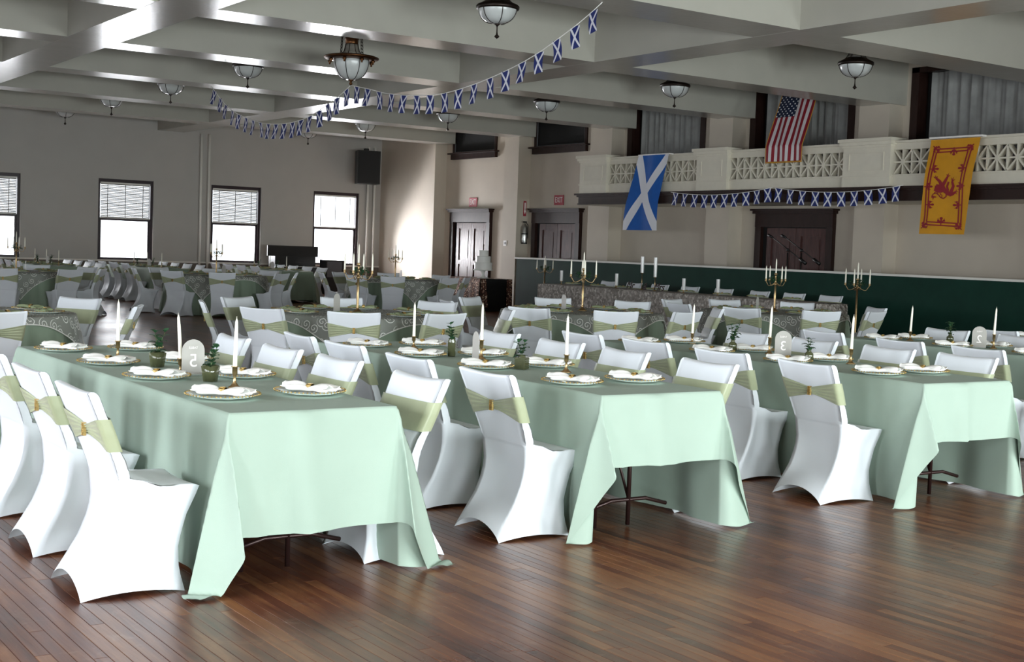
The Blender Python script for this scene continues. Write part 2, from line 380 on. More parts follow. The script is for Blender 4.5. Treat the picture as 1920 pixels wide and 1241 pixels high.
def wall_with_holes(axis, pos, thick, a0, a1, z1, holes, mi=0, zsplit=None):
    """axis 'x': wall in the plane x=pos running along y"""
    mb = MB()
    def bx(u0, u1, z0, z_1, m):
        if u1-u0 < 1e-5 or z_1-z0 < 1e-5: return
        if axis == 'x': mb.box(min(pos, pos+thick), max(pos, pos+thick), u0, u1, z0, z_1, m)
        else: mb.box(u0, u1, min(pos, pos+thick), max(pos, pos+thick), z0, z_1, m)
    def seg(u0, u1, z0, z_1):
        if zsplit and z0 < zsplit < z_1: bx(u0, u1, z0, zsplit, 1); bx(u0, u1, zsplit, z_1, 0)
        else: bx(u0, u1, z0, z_1, 1 if (zsplit and z_1 <= zsplit) else 0)
    u = a0
    for (h0, h1, b0, b1) in sorted(holes):
        seg(u, h0, 0, z1); seg(h0, h1, 0, b0); seg(h0, h1, b1, z1); u = h1
    seg(u, a1, 0, z1); return mb
WZ0, WZ1 = .82, 3.06
mb = wall_with_holes('y', YW, .3, XL-.2, 20.6, ZC, [(x-.78, x+.78, WZ0, WZ1) for x in FAR_WIN], zsplit=.78)
struct(tag(mb.build('wall_back', [M['wall_far'], M['wainscot']]), 'grey painted wall pierced by tall bright windows', 'wall'))
mb = wall_with_holes('x', XL, -.3, YB-.2, 36.9, ZC, [(y-.9, y+.9, .8, 3.1) for y in LEFT_WIN])
struct(tag(mb.build('wall_left', M['wall']), 'left hall wall with a row of windows', 'wall'))
mb = wall_with_holes('y', YB, -.3, XL-.2, 20.6, ZC, [(x-.95, x+.95, .3, 2.35) for x in BACK_WIN])
struct(tag(mb.build('wall_front', M['wall']), 'hall wall behind the camera with windows', 'wall'))
# right wall with its openings and piers
XR, XP = 20.4, 20.0
RW = [(30.6, 32.85, 4.24, 5.2), (26.5, 28.75, 4.24, 5.2), (22.15, 24.9, 2.9, 5.2), (17.85, 20.75, 2.9, 5.2), (13.0, 16.5, 2.9, 5.2)]
DOORS = [(30.62, 32.88), (26.5, 28.75), (18.12, 20.45)]
holes = RW[:]
mb = wall_with_holes('x', XR, .3, YB-.2, 36.9, ZC, [(h[0], h[1], h[2], h[3]) for h in RW])
wall_r = struct(tag(mb.build('wall_right', M['wall']), 'beige hall wall with piers behind the balcony', 'wall'))
for y0, y1 in ((8.2, 9.0), (12.45, 13.2), (16.67, 17.4), (20.88, 21.6), (25.02, 25.85), (28.95, 29.62), (33.24, 34.0)):
    mb = MB(); mb.box(XP, XR+.01, y0, y1, 0, ZB+.05); mb.build('pier', M['wall'], wall_r)
mb = MB(); mb.box(XP+.06, XR+.01, 34.0, 36.65, 0, ZC); mb.build('corner_pier', M['wall'], wall_r)

# windows of the far wall
def sash_window(idx, x, blind_open=False):
    r = struct(tag(thing('window_%d' % idx, (x, YW, 0)), 'tall dark-framed sash window with half-lowered blinds, %s of the far wall' % ['', 'first', 'second', 'third', 'fourth', 'fifth', 'sixth', 'seventh'][idx], 'window'))
    hw = .78
    mb = MB(); d0, d1 = .06, .2
    mb.box(-hw, -hw+.07, d0, d1, WZ0, WZ1); mb.box(hw-.07, hw, d0, d1, WZ0, WZ1); mb.box(-hw+.07, hw-.07, d0, d1, WZ1-.09, WZ1); mb.box(-hw+.07, hw-.07, d0, d1, WZ0, WZ0+.06)
    fr = mb.build('window_frame', M['winframe'], r)
    mb = MB(); z = (WZ0+WZ1)/2+.0
    mb.box(-hw+.07, hw-.07, .12, .18, z-.03, z+.03); mb.box(-hw+.07, -hw+.12, .12, .18, WZ0+.06, z-.03); mb.box(hw-.12, hw-.07, .12, .18, WZ0+.06, z-.03)
    mb.build('lower_sash', M['winframe'], r)
    mb = MB(); mb.box(-hw+.07, hw-.07, .145, .15, WZ0+.06, z-.03); mb.build('pane', M['glass'], r)
    mb = MB(); mb.box(-hw+.07, hw-.07, .145, .15, z+.03, WZ1-.09); mb.build('pane', M['glass'], r)
    # blind
    mb = MB(); n = 23; zt, zb = WZ1-.15, z+.06
    for k in range(n):
        zz = zt-(zt-zb)*k/(n-1)
        if blind_open: mb.box(-hw+.09, hw-.09, .085, .11, zz-.002, zz+.002)
        else:
            mt = Matrix.Translation((0, .095, zz)) @ Matrix.Rotation(R(34), 4, 'X'); mb.box(-hw+.09, hw-.09, -.024, .024, -.0015, .0015, 0, mt)
    b_ = mb.build('blind_slats', M['blinds'], r); b_['kind'] = 'stuff'
    mb = MB(); mb.box(-hw+.08, hw-.08, .07, .12, WZ1-.14, WZ1-.09); mb.build('blind_headrail', M['trimw'], r)
    mb = MB()
    for xx in (-.5, 0, .5): mb.box(xx-.01, xx+.01, .07, .074, zb, zt)
    mb.build('blind_tapes', M['wainscot'], r)
    mb = MB(); mb.box(-hw+.08, hw-.08, .08, .115, zb-.035, zb-.01); mb.build('blind_bottom_rail', M['trimw'], r)
for i, x in enumerate(FAR_WIN): sash_window(i+1, x, x > 18)
mb = MB(); mb.box(XL, 20.05, YW-.05, YW, .775, .82)
struct(tag(mb.build('trim_1', M['trimw']), 'white window sill rail running along the far wall', 'trim'))
mb = MB()
for i, y in enumerate(LEFT_WIN):
    r = struct(tag(thing('window_%d' % (i+10), (XL, y, 0)), 'side wall window, %s from the front' % (ORD+['ninth', 'tenth'])[i], 'window'))
    mb = MB(); mb.box(-.15, -.05, -.9, -.83, .8, 3.1); mb.box(-.15, -.05, .83, .9, .8, 3.1); mb.box(-.15, -.05, -.83, .83, 3.0, 3.1); mb.box(-.15, -.05, -.83, .83, .8, .87); mb.box(-.15, -.05, -.83, .83, 1.9, 1.97)
    mb.build('window_frame', M['winframe'], r)
    mb = MB(); mb.box(-.11, -.1, -.83, .83, .87, 1.9); mb.box(-.11, -.1, -.83, .83, 1.97, 3.0); mb.build('pane', M['glass'], r)
for i, x in enumerate(BACK_WIN):
    r = struct(tag(thing('window_%d' % (i+30), (x, YB, 0)), 'window behind the camera, %s from the left wall' % ORD[i], 'window'))
    mb = MB(); mb.box(-.95, -.88, -.15, -.05, .3, 2.35); mb.box(.88, .95, -.15, -.05, .3, 2.35); mb.box(-.88, .88, -.15, -.05, 2.28, 2.35); mb.box(-.88, .88, -.15, -.05, .3, .37); mb.box(-.88, .88, -.15, -.05, 1.3, 1.37)
    mb.build('window_frame', M['winframe'], r)
    mb = MB(); mb.box(-.88, .88, -.11, -.1, .37, 1.3); mb.box(-.88, .88, -.11, -.1, 1.37, 2.28); mb.build('pane', M['glass'], r)

# pipes on the far wall
for k, (x, lab) in enumerate(((14.12, 'left one of two thin white pipes rising by the third window'), (14.36, 'right one of two thin white pipes rising by the third window'), (19.55, 'left white pipe behind the wall speaker'), (19.78, 'right white pipe behind the wall speaker'))):
    mb = MB(); mb.lathe([(.035, 0), (.035, 4.5)], 10, (0, 0, 0)); o = mb.build('pipe', M['trimw'], None, True); o.location = (x, YW-.1, 0)
    tag(o, lab, 'pipe', 'pipes on the far wall')

# small upper windows and balcony windows
def dark_window(idx, y0, y1, z0, z1, curtains, lab):
    r = struct(tag(thing('window_%d' % idx, (XR, (y0+y1)/2, 0)), lab, 'window')); h = (y1-y0)/2
    mb = MB(); t = .1
    if curtains:
        mb.box(-.02, .25, -h, -h+.17, z0, z1); mb.box(-.02, .25, h-.17, h, z0, z1); mb.box(-.02, .25, -h, h, z1-.1, z1)
        mb.build('window_frame', M['dwood2'], r)
        mb = MB(); mb.box(.28, .3, -h, h, z0, z1); mb.build('pane', M['black'], r)
        mb = MB(); a, b = -h+.17, h-.34
        def cf(u, v):
            yy = a+(b-a)*u; return (.17+.035*math.sin(u*62+math.sin(u*17)*1.5)+.01*math.sin(u*150), yy, z0+(z1-z0)*v)
        mb.grid(cf, lsp(0, 1, 150), [0, 1]); mb.build('sheer_curtain', M['curtain'], r, True)
    else:
        mb.box(-.04, .06, -h-.02, -h+.08, z0, z1); mb.box(-.04, .06, h-.08, h+.02, z0, z1)
        mb.build('window_frame', M['dwood2'], r)
        mb = MB(); mb.box(-.03, 0, -h+.08, -h+.1, z0, z1); mb.box(-.03, 0, h-.1, h-.08, z0, z1); mb.box(-.03, 0, -h+.1, h-.1, z0, z0+.02); mb.build('glazing_bead', M['grey'], r)
        mb = MB(); mb.box(.02, .04, -h+.08, h-.08, z0, z1); mb.build('pane', M['black'], r)
        mb = MB(); mb.box(-.16, .02, -h-.12, h+.12, z0-.05, z0-.01); mb.box(-.09, 0, -h-.04, h+.04, z0-.2, z0-.05); mb.build('window_sill', M['dwood2'], r)
dark_window(20, *RW[0], False, 'small dark upper window above the left exit door')
dark_window(21, *RW[1], False, 'small dark upper window above the right exit door')
dark_window(22, *RW[2], True, 'curtained balcony window behind the blue and white flag')
dark_window(23, *RW[3], True, 'curtained balcony window behind the striped flag')
dark_window(24, *RW[4], True, 'curtained balcony window above the yellow banner')

# double doors
def door(idx, y0, y1, ztop, lab):
    r = struct(tag(thing('door_%d' % idx, (XR, (y0+y1)/2, 0)), lab, 'door')); h = (y1-y0)/2-.08
    mb = MB(); mb.box(-.1, 0, -h, -h+.17, 0, ztop-.38); mb.box(-.1, 0, h-.17, h, 0, ztop-.38); mb.box(-.11, 0, -h, h, ztop-.38, ztop-.1)
    mb.build('door_casing', M['dwood2'], r)
    mb = MB(); mb.box(-.2, 0, -h-.08, h+.08, ztop-.04, ztop); mb.box(-.16, 0, -h-.04, h+.04, ztop-.1, ztop-.04); mb.build('cornice', M['dwood2'], r)
    mb = MB(); mb.box(-.01, 0, -h+.17, h-.17, 0, ztop-.38); mb.build('door_reveal', M['black'], r)
    lo, hi = -h+.18, h-.32; w_ = (hi-lo)/2
    for k in (0, 1):
        a = lo+k*w_+.004; b = lo+(k+1)*w_-.004; zt = ztop-.4
        mb = MB(); st = .13
        mb.box(-.06, -.02, a, a+st, .02, zt); mb.box(-.06, -.02, b-st, b, .02, zt)
        for q0, q1 in ((.02, .27), (1.02, 1.14), (zt-.16, zt)): mb.box(-.06, -.02, a+st, b-st, q0, q1)
        lf = mb.build('door_leaf', M['dwood'], r)
        for q0, q1 in ((.27, 1.02), (1.14, zt-.16)):
            mb = MB(); mb.box(-.035, -.02, a+st, b-st, q0, q1); mb.box(-.045, -.035, a+st+.06, b-st-.06, q0+.06, q1-.06); mb.build('door_panel', M['dwood'], lf)
door(1, *DOORS[0], 2.61, 'dark panelled double door behind the cake table')
door(2, *DOORS[1], 2.6, 'dark panelled double door between extinguisher and balcony')
door(3, *DOORS[2], 2.55, 'dark panelled double door behind the microphone stands')

# green half wall of the stage
r = struct(tag(thing('wall_stage', (19.0, 0, 0)), 'dark green half wall with white cap in front of stage', 'wall'))
mb = MB(); mb.box(0, .12, 5, 27.43, 0, 1.27); mb.box(.12, 1.4, 27.31, 27.43, 0, 1.27); mb.build('green_panel', M['green'], r)
mb = MB(); mb.box(-.04, .16, 5, 27.47, 1.27, 1.31); mb.box(.16, 1.4, 27.27, 27.47, 1.27, 1.31); mb.build('white_cap', M['trimw'], r)

# ================================================================ balcony
XBK = 19.1
bal = tag(thing('balcony', (XBK, 0, 0)), 'white pierced balcony front along the right wall', 'balcony'); bal['kind'] = 'structure'
mb = MB(); mb.box(.0, 1.3, 6, 25.0, 2.62, 2.88); mb.build('balcony_deck', M['balc'], bal)
mb = MB(); mb.box(.22, 1.3, 6, 25.0, 2.88, 2.9); mb.build('balcony_shade_floor', M['dwood2'], bal)  # dark deck top: paints in the shade of the interior behind the lattice
mb = MB(); y0, y1 = 6, 25.08
mb.box(-.02, .0, y0, y1-.06, 2.64, 2.8); mb.box(-.1, 0, y0, y1+.05, 2.84, 2.88); mb.box(-.06, 0, y0, y1, 2.8, 2.84); mb.box(-.05, 0, y0, y1-.03, 2.62, 2.65)
mb.box(0, 1.3, 25.0, 25.08, 2.62, 2.88)
mb.build('soffit_moulding', M['dwood2'], bal)
piers = [(6.6, 7.6), (11.3, 12.3), (15.8, 16.9), (20.0, 20.92), (23.98, 24.98)]
for a, b in piers:
    mb = MB(); mb.box(-.06, .22, a, b, 2.88, 3.64); mb.box(-.085, .22, a-.02, b+.02, 3.07, 3.1); mb.box(-.085, .22, a-.02, b+.02, 3.6, 3.64); p = mb.build('balcony_pier', M['balc'], bal)
    mb = MB(); mb.box(-.12, .26, a-.05, b+.05, 3.64, 3.7); mb.box(-.15, .28, a-.07, b+.07, 3.7, 3.76); mb.build('pier_cap', M['balc'], p)
    mb = MB(); mb.box(-.075, -.06, a+.14, b-.14, 3.17, 3.19); mb.box(-.075, -.06, a+.14, b-.14, 3.49, 3.51); mb.box(-.075, -.06, a+.14, a+.16, 3.19, 3.49); mb.box(-.075, -.06, b-.16, b-.14, 3.19, 3.49); mb.build('pier_panel', M['balc'], p)
for (a0, a), (b, b1) in zip(piers, piers[1:]):
    mb = MB(); mb.box(.03, .2, a, b, 2.88, 3.09); mb.box(.0, .2, a, b, 3.07, 3.1); mb.build('balcony_base', M['balc'], bal)
    mb = MB(); mb.box(.03, .2, a, b, 3.54, 3.66); mb.box(-.02, .23, a, b, 3.66, 3.7); mb.build('balcony_rail', M['balc'], bal)
    mb = MB(); n = max(1, round((b-a)/.39)); u = (b-a)/n; h = .44; z0 = 3.1
    for k in range(n):
        c = a+u*(k+.5); cz = z0+h/2
        for ang in (0, 90, math.degrees(math.atan2(h, u)), -math.degrees(math.atan2(h, u))):
            ln = (u if ang == 0 else h if ang == 90 else math.hypot(u, h))/2-(.0 if ang in (0, 90) else .012)
            mt = Matrix.Translation((.11, c, cz)) @ Matrix.Rotation(R(ang), 4, 'X')
            d = .002*abs(ang > 0)+.002*(ang == 90)
            mb.box(-.06-d, .06+d, -ln, ln, -.0145, .0145, 0, mt)
        mb.prism([(.045*math.cos(q*PI/4), .045*math.sin(q*PI/4)) for q in range(8)], (.045, c, cz), (0, 1, 0), (0, 0, 1), (1, 0, 0), .13)
        mb.box(.048, .172, c-u/2-.017, c-u/2+.017, z0, z0+h)
    mb.build('lattice_panel', M['balc'], bal)

# ================================================================ chairs
XBT = [(0, 0), (.05, .022), (.1, .052), (.2, .11), (.3, .15), (.37, .162), (.45, .158), (.52, .14), (.6, .112), (.74, .056), (.88, -.002)]
HWT = [(0, .226), (.08, .21), (.2, .2), (.35, .202), (.5, .218), (.7, .242), (.88, .254)]
XFT = [(0, .445), (.1, .422), (.2, .42), (.32, .45), (.41, .49), (.452, .505)]
def chair_meshes():
    mb = MB(); NB, NS = 17, 9
    def ring(z, xf, seat=False):
        xb = interp(XBT, z); hw = interp(HWT, z); pts = []
        def rc(t): return t
        for i in range(NB): pts.append((xb, -hw+2*hw*i/(NB-1), 'b'))
        for i in range(1, NS+1): pts.append((xb+(xf-xb)*i/(NS+1), hw, 's'))
        for i in range(NB): pts.append((xf, hw-2*hw*i/(NB-1), 'f'))
        for i in range(1, NS+1): pts.append((xf+(xb-xf)*i/(NS+1), -hw, 't'))
        out = []
        for x, y, k in pts:
            q = 1-(y/hw)**2; zz = z
            s = (x-xb)/max(xf-xb, 1e-6)
            if seat:
                if k == 'b': x += .012*q*sm(0, .15, z)+.018*q*sm(0, .2, z)*sm(.5, .3, z)
                if k == 'f': x -= .02*q
                if k in 'st':
                    xl = .215+(.5-z)*.46   # the tense line from back upright to front foot
                    dd = min(abs(x-xl), abs(x-xb), abs(xf-x)*.8)
                    y *= 1-min(.17, dd*1.3)*sm(0, .12, z)*sm(.44, .34, z)
                ar = {'b': .085*q**.8, 'f': .05*q**.8, 's': .022*4*s*(1-s), 't': .022*4*s*(1-s)}[k]
                if z < .2: zz += ar*(1-z/.2)
            else:
                rr = .008
                if k in 'bf' and abs(y) > hw-.001: x += (rr if k == 'b' else -rr); 
                if z > .8: zz -= .012*q*sm(.8, .87, z); y *= 1-.012*sm(.84, .87, z)
                if k == 'b': x += .012*q+.018*q*sm(0, .2, z)*sm(.5, .3, z)
                if k == 'f': x += .010*q
            out.append((x, y, zz))
        return out
    rings = []
    top = ring(.868, interp(XBT, .868)+.05)
    cx = interp(XBT, .868)+.025
    cap = [(cx+(x-cx)*.45, y*.985, z+.006) for x, y, z in top]
    rings.append(cap); rings.append(top)
    for z in (.86, .845, .82, .78, .74, .70, .66, .62, .58, .54, .52, .50): rings.append(ring(z, interp(XBT, z)+.055+(.01 if z < .6 else 0)))
    def seatring(fr, z, zz, zb):
        r0 = ring(.50, interp(XBT, .50)+.065); r1 = ring(z, .505, True); return [(a[0]+(b[0]-a[0])*fr, a[1]+(b[1]-a[1])*fr, zz+(zb-zz)*sm(.34, .235, a[0]+(b[0]-a[0])*fr)-.004*math.exp(-((a[0]+(b[0]-a[0])*fr-.38)/.09)**2)*(abs(b[1])/.22)**4) for a, b in zip(r0, r1)]
    rings += [seatring(.2, .46, .464, .494), seatring(.45, .46, .462, .489), seatring(.75, .46, .461, .483), seatring(.94, .46, .459, .476)]
    for z in (.452, .438, .415, .38, .33, .28, .23, .19, .15, .11, .07, .035, 0): rings.append(ring(z, interp(XFT, z), True))
    n = len(rings[0])
    V = [p for r_ in rings for p in r_]; F = []
    for j in range(len(rings)-1):
        for i in range(n):
            k = (i+1) % n; F.append((j*n+k, j*n+i, (j+1)*n+i, (j+1)*n+k))
    for i in range(NB-1):   # close the top
        f0 = NB+NS+(NB-1-i); F.append((i, i+1, f0-1, f0))
    F.append((NB-1, NB, NB+NS-1, NB+NS)) if NS > 1 else None
    mb.add(V, F)
    cover = mb.mesh('chair_cover', M['cover'], True)
    # sash: flat in front, gathered into the buckle behind
    mb = MB(); pr = []
    base = []
    for i in range(33): base.append(('b', -1+2*i/32))
    for i in range(1, 3): base.append(('s', i/3))
    for i in range(13): base.append(('f', 1-2*i/12))
    for i in range(1, 3): base.append(('t', i/3))
    def sp(idx, t):
        k, q = base[int(idx)]
        if k == 'b': hh = .022+.048*abs(q)**1.05
        else: hh = .070
        z = .69+t*hh
        xb = interp(XBT, z); hw = interp(HWT, z)+.005; xf = xb+.06+(.01 if z < .6 else 0)
        if k == 'b': 
            rip = .0045*math.cos(t*15+q*2.5)*(1-abs(q)**3)
            return (xb-.006+.012*(1-q*q)-rip-(.006 if abs(q) < .1 else 0)+(.008 if abs(q) > .99 else 0), q*hw, z)
        if k == 'f': return (xf+.005+.010*(1-q*q)-(.008 if abs(q) > .99 else 0), q*hw, z)
        s = q if k == 's' else 1-q
        return (xb+(xf-xb)*s, (hw if k == 's' else -hw), z)
    mb.grid(lambda u, v: sp(u, v), list(range(len(base))), lsp(-1, 1, 29), closed_u=True)
    sash = mb.mesh('sash', M['sash'], True)
    mb = MB(); zc, xc = .69, interp(XBT, .69)+.002
    for i in range(3):
        for j in range(8):
            mb.lathe([(0, -.0035), (.0035, 0), (0, .0035)], 5, (xc-.016, (i-1)*.0078, zc+(j-3.5)*.0072))
    mb.box(xc-.015, xc-.002, -.0125, .0125, zc-.028, zc+.028)
    buckle = mb.mesh('sash_buckle', M['gold'])
    return cover, sash, buckle
_c, _s, _b = chair_meshes()
root = thing('banquet_chair', (0, 0, 0)); tag(root, 'x', 'chair')
link('chair_cover', _c, root); sh = link('sash', _s, root); link('sash_buckle', _b, sh)
CH = Proto(root); cj = random.Random(11)
def chair(x, y, rz, label, group, jit=3):
    return CH.put((x, y, 0), rz+R(cj.uniform(-jit, jit)), label, group)

# ================================================================ cloths
def rect_cloth(name, W, L, side, end, seed, material):
    rd = random.Random(seed); ph = [rd.uniform(0, 6.28) for _ in range(8)]
    hw, hl = W/2, L/2
    def axis(h, d, n_in, n_out):
        a = lsp(-h+.012, h-.012, n_in); o = [h]+[h+.012]+[h+.012+(d-.012)*((i+1)/n_out) for i in range(n_out)]
        return [-q for q in reversed(o)]+a+o
    us = axis(hw, side, 15, 26); vs_ = axis(hl, end, 90, 22)
    z0 = ZT+.004
    def fn(u, v):
        su, sv = (1 if u >= 0 else -1), (1 if v >= 0 else -1)
        p, q = max(abs(u)-hw, 0), max(abs(v)-hl, 0)
        if p == 0 and q == 0: return (u, v, z0)
        tape = lambda a, h: sm(0, .35, h-abs(a))
        if q == 0:
            t = p/side; w_ = tape(v, hl)
            d = .012*min(1, p/.03)+.03*p+w_*(t**1.3)*(.028*math.sin(4.1*v+ph[0]+su)+.02*math.sin(9.3*v+ph[1]*su)+.008*math.sin(19*v+ph[2]))
            return (su*(hw+max(d, .004)), v, max(z0-p, .008))
        if p == 0:
            t = q/end; w_ = tape(u, hw)
            d = .012*min(1, q/.03)+.03*q+w_*(t**1.2)*(.026*math.sin(7*u+ph[3]*sv)+.014*math.sin(15*u+ph[4])+.005*math.sin(31*u+ph[5]))
            d += .028*math.exp(-((u-.06*sv)/.02)**2)+.02*math.exp(-((u+.28)/.03)**2)*(q/end)*sm(0, .25, q)
            return (u, sv*(hl+max(d, .004)), max(z0-q, .008))
        r = math.hypot(p, q); t = math.atan2(q, p)/(PI/2)
        k = .17+.04*math.sin(ph[5]+2*su+sv); A = k; B = .11+.03*math.sin(ph[6]+su*sv)
        nn = A*math.sin(PI*t)+.045*math.sin(3*PI*t); mm = -(B+.03)*math.sin(2*PI*t)+.055*math.sin(4*PI*t)+.03*math.sin(6*PI*t)
        skew = .05*math.sin(PI*t)*math.sin(ph[7]+su*1.7+sv)
        mm += skew
        grow = sm(0, .25, r)*.6+.4
        nn *= grow; mm *= grow
        dx = (nn-mm)/1.414; dy = (nn+mm)/1.414
        dn = math.sqrt(max(.05, 1-nn*nn-mm*mm))
        b0 = .012*min(1, r/.03)+.03*r
        x = hw+r*dx+b0*sm(1, .6, t); y = hl+r*dy+b0*sm(0, .4, t); z = z0-r*dn
        if z < .008:
            ov = .008-z; z = .008+.012*abs(math.sin(ov*30)); x += .35*ov; y += .35*ov
        return (su*x, sv*y, z)
    mb = MB(); mb.grid(fn, us, vs_); return mb.mesh(name, material, True)
def round_cloth(name, Rr, seed):
    rd = random.Random(seed); ph = [rd.uniform(0, 6.28) for _ in range(6)]; n = 192
    rows = [0.001, .3, .6, Rr-.02, Rr-.005, Rr+.006]+[Rr+.006+(ZT-.012)*((i+1)/14) for i in range(14)]
    def fn(i, r):
        a = 2*PI*i/n
        if r <= Rr: return (r*math.cos(a), r*math.sin(a), ZT+.004-(0 if r < Rr-.01 else .002))
        d = r-Rr; t = d/ZT
        w_ = t**.8*(.045*math.sin(13*a+ph[0]+1.2*math.sin(2*a+ph[1]))+.022*math.sin(29*a+ph[2])+.012*math.sin(47*a+ph[3]))
        rr = Rr+.01+.05*t+w_+.03*t
        return (rr*math.cos(a), rr*math.sin(a), max(ZT+.002-d, .006))
    mb = MB(); mb.grid(fn, list(range(n)), rows, closed_u=True); return mb.mesh(name, M['cloth2'], True)
def overlay_mesh(Rr, hs, seed):
    rd = random.Random(seed); ph = [rd.uniform(0, 6.28) for _ in range(4)]
    def fn(u, v):
        r = math.hypot(u, v)
        if r <= Rr: return (u, v, ZT+.0075)
        a = math.atan2(v, u); d = r-Rr; rr = Rr+.028+.10*min(1, d/.5)+.012*math.sin(16*a+ph[0])*min(1, d/.2)
        return (rr*math.cos(a), rr*math.sin(a), ZT+.0075-d*.97)
    mb = MB(); s = lsp(-hs, hs, 64); mb.grid(fn, s, s)
    return mb
# ---------------------------------------------------------------- table-top objects
# glass charger
mb = MB(); mb.lathe([(0, .004), (.09, .004), (.125, .010), (.168, .022), (.174, .021), (.12, .006), (.09, 0), (0, 0)], 36, f=lambda a, z: 1+(.03*math.cos(9*a) if z < .008 else 0))
cr_ = thing('charger_plate', (0, 0, 0)); tag(cr_, 'x', 'plate')
mb.build('glass_plate', M['clear'], cr_, True)
mb = MB(); nb = 54
for i in range(nb):
    a = 2*PI*i/nb; c = (.173*math.cos(a), .173*math.sin(a), .022); q = .0062
    mb.add([(c[0]+q, c[1], c[2]), (c[0], c[1]+q, c[2]), (c[0]-q, c[1], c[2]), (c[0], c[1]-q, c[2]), (c[0], c[1], c[2]+q), (c[0], c[1], c[2]-q)],
           [(0, 1, 4), (1, 2, 4), (2, 3, 4), (3, 0, 4), (1, 0, 5), (2, 1, 5), (3, 2, 5), (0, 3, 5)])
mb.build('beaded_rim', M['gold'], cr_, True)
CP = Proto(cr_)
def napkin_proto(m_, flat=1.0):
    rt = thing('napkin', (0, 0, 0)); tag(rt, 'x', 'napkin'); mb = MB(); ns, nt_ = 29, 26
    rd = random.Random(5); ph = [rd.uniform(0, 6.28) for _ in range(8)]
    def fn(u, v):
        s = v; a = 2*PI*u/nt_
        e = abs(s); w_ = .016+.050*e**.9*(1-.3*max(0, e-.75)/.25); h_ = (.013+.009*math.sin(min(1, e*1.1)*PI*.8))*flat
        pl_ = 1+.26*e*math.cos(7*a+ph[0]+(2 if s > 0 else 0))+.1*e*math.cos(3*a+ph[1])
        y = math.cos(a)*w_*pl_+.006*math.sin(9*s+ph[2]); z = .012+h_+math.sin(a)*h_*(.9+.55*e*math.cos(5*a+ph[3]+s*3))
        x = s*.14+(.012*math.cos(a*2+ph[4]) if e > .9 else 0)
        return (x, y, max(z, .0125))
    mb.grid(fn, list(range(nt_)), lsp(-1, 1, ns), closed_u=True)
    n0 = (ns-1)*nt_
    mb.f.append(tuple(range(nt_))); mb.mi.append(0); mb.f.append(tuple(reversed(range(n0, n0+nt_)))); mb.mi.append(0)
    mb.build('folded_cloth', m_, rt, True)
    mb = MB(); mb.tube([(-.016, 0, .03), (.016, 0, .03)], 0.0195, 14, cap=False); mb.tube([(-.016, 0, .03), (.016, 0, .03)], .018, 14, cap=False)
    mb.box(-.010, .010, -.012, .012, .048, .052); mb.build('napkin_ring', M['gold'], rt, True)
    return Proto(rt)
NW = napkin_proto(M['napkin']); NG = napkin_proto(M['napkin_g'], .8)
nj = random.Random(21)
CPS = 1.07
def setting(x, y, z, ang, lab, grp, white=True):
    CP.put((x, y, z), ang, 'gold-beaded glass charger, '+lab, grp+' chargers')
    (NW if white else NG).put((x, y, z), ang, ('white' if white else 'sage green')+' napkin in gold ring, '+lab, grp+' napkins')
# candlestick with taper
def candlestick_mesh(h):
    mb = MB(); mb.lathe([(.034, 0), (.034, .004), (.02, .012), (.008, .03), (.0065, h*.55), (.010, h*.6), (.013, h*.66), (.013, h*.95), (.018, h*.96), (.018, h), (.011, h), (.011, h-.012), (0, h-.012)], 20)
    return mb.mesh('candlestick', M['brass'], True)
def candle_mesh(l, r=.011):
    mb = MB(); mb.lathe([(r*.95, 0), (r, .01), (r*.8, l*.75), (r*.62, l*.93), (r*.25, l), (.0012, l), (.0012, l+.010), (0, l+.010)], 14)
    return mb.mesh('taper_candle', M['wax'], True)
CSM = {h: candlestick_mesh(h) for h in (.09, .11, .13)}; CDM = candle_mesh(.25)
def candle_on_table(x, y, z, h, lab, grp, tilt=(0, 0)):
    o = link('candlestick', CSM[h]); o.location = (x, y, z); o.rotation_euler = (R(tilt[0]*.3), R(tilt[1]*.3), 0); tag(o, 'gold candlestick, '+lab, 'candlestick', grp+' candlesticks')
    c = link('taper_candle', CDM); c.location = (x, y, z+h-.012); c.rotation_euler = (R(tilt[0]), R(tilt[1]), 0); tag(c, 'ivory taper candle, '+lab, 'candle', grp+' candles')
# sprigs and vases
def leaf(mb, base, d, up, l, w_, mi=0):
    d = Vector(d).normalized(); up = Vector(up); s = d.cross(up).normalized(); n = s.cross(d).normalized(); b = Vector(base)
    pts = []; prof = [(0, .08), (.2, .7), (.45, 1), (.7, .8), (.9, .4), (1, .05)]
    vs = []
    for t, k in prof:
        c = b+d*(l*t)+n*(.18*l*math.sin(t*PI)); vs += [c-s*(w_*k/2)+n*(w_*.1), c, c+s*(w_*k/2)+n*(w_*.1)]
    fs = []
    for i in range(len(prof)-1):
        for j in (0, 1): fs.append((i*3+j, i*3+j+1, i*3+j+4, i*3+j+3))
    mb.add(vs, fs, mi)
def sprig(x, y, z, seed, h, lab, dark=False):
    rd = random.Random(seed); rt = thing('eucalyptus_sprig', (x, y, z), 0, lab, 'plant')
    st = MB()
    for k in range(rd.choice((2, 3))):
        a = rd.uniform(0, 6.28); ln = h*rd.uniform(.75, 1.05); lean = rd.uniform(.15, .55); pts = []
        for i in range(7):
            t = i/6; pts.append((math.cos(a)*lean*ln*t*t, math.sin(a)*lean*ln*t*t, -.05+(ln+.05)*t))
        st.tube(pts, .0018, 5)
        for i in range(2, 7):
            for s in (1, -1):
                b = a+s*rd.uniform(.8, 1.9)+i; sz = rd.uniform(.038, .056)
                if i > 4: sz *= .8
                mb = MB(); leaf(mb, pts[i], (math.cos(b), math.sin(b), rd.uniform(-.1, .7)), (0, 0, 1), sz, sz*.8)
                mb.build('leaf', M['leaf'], rt, True)
    st.build('stem', M['stem'], rt, True)
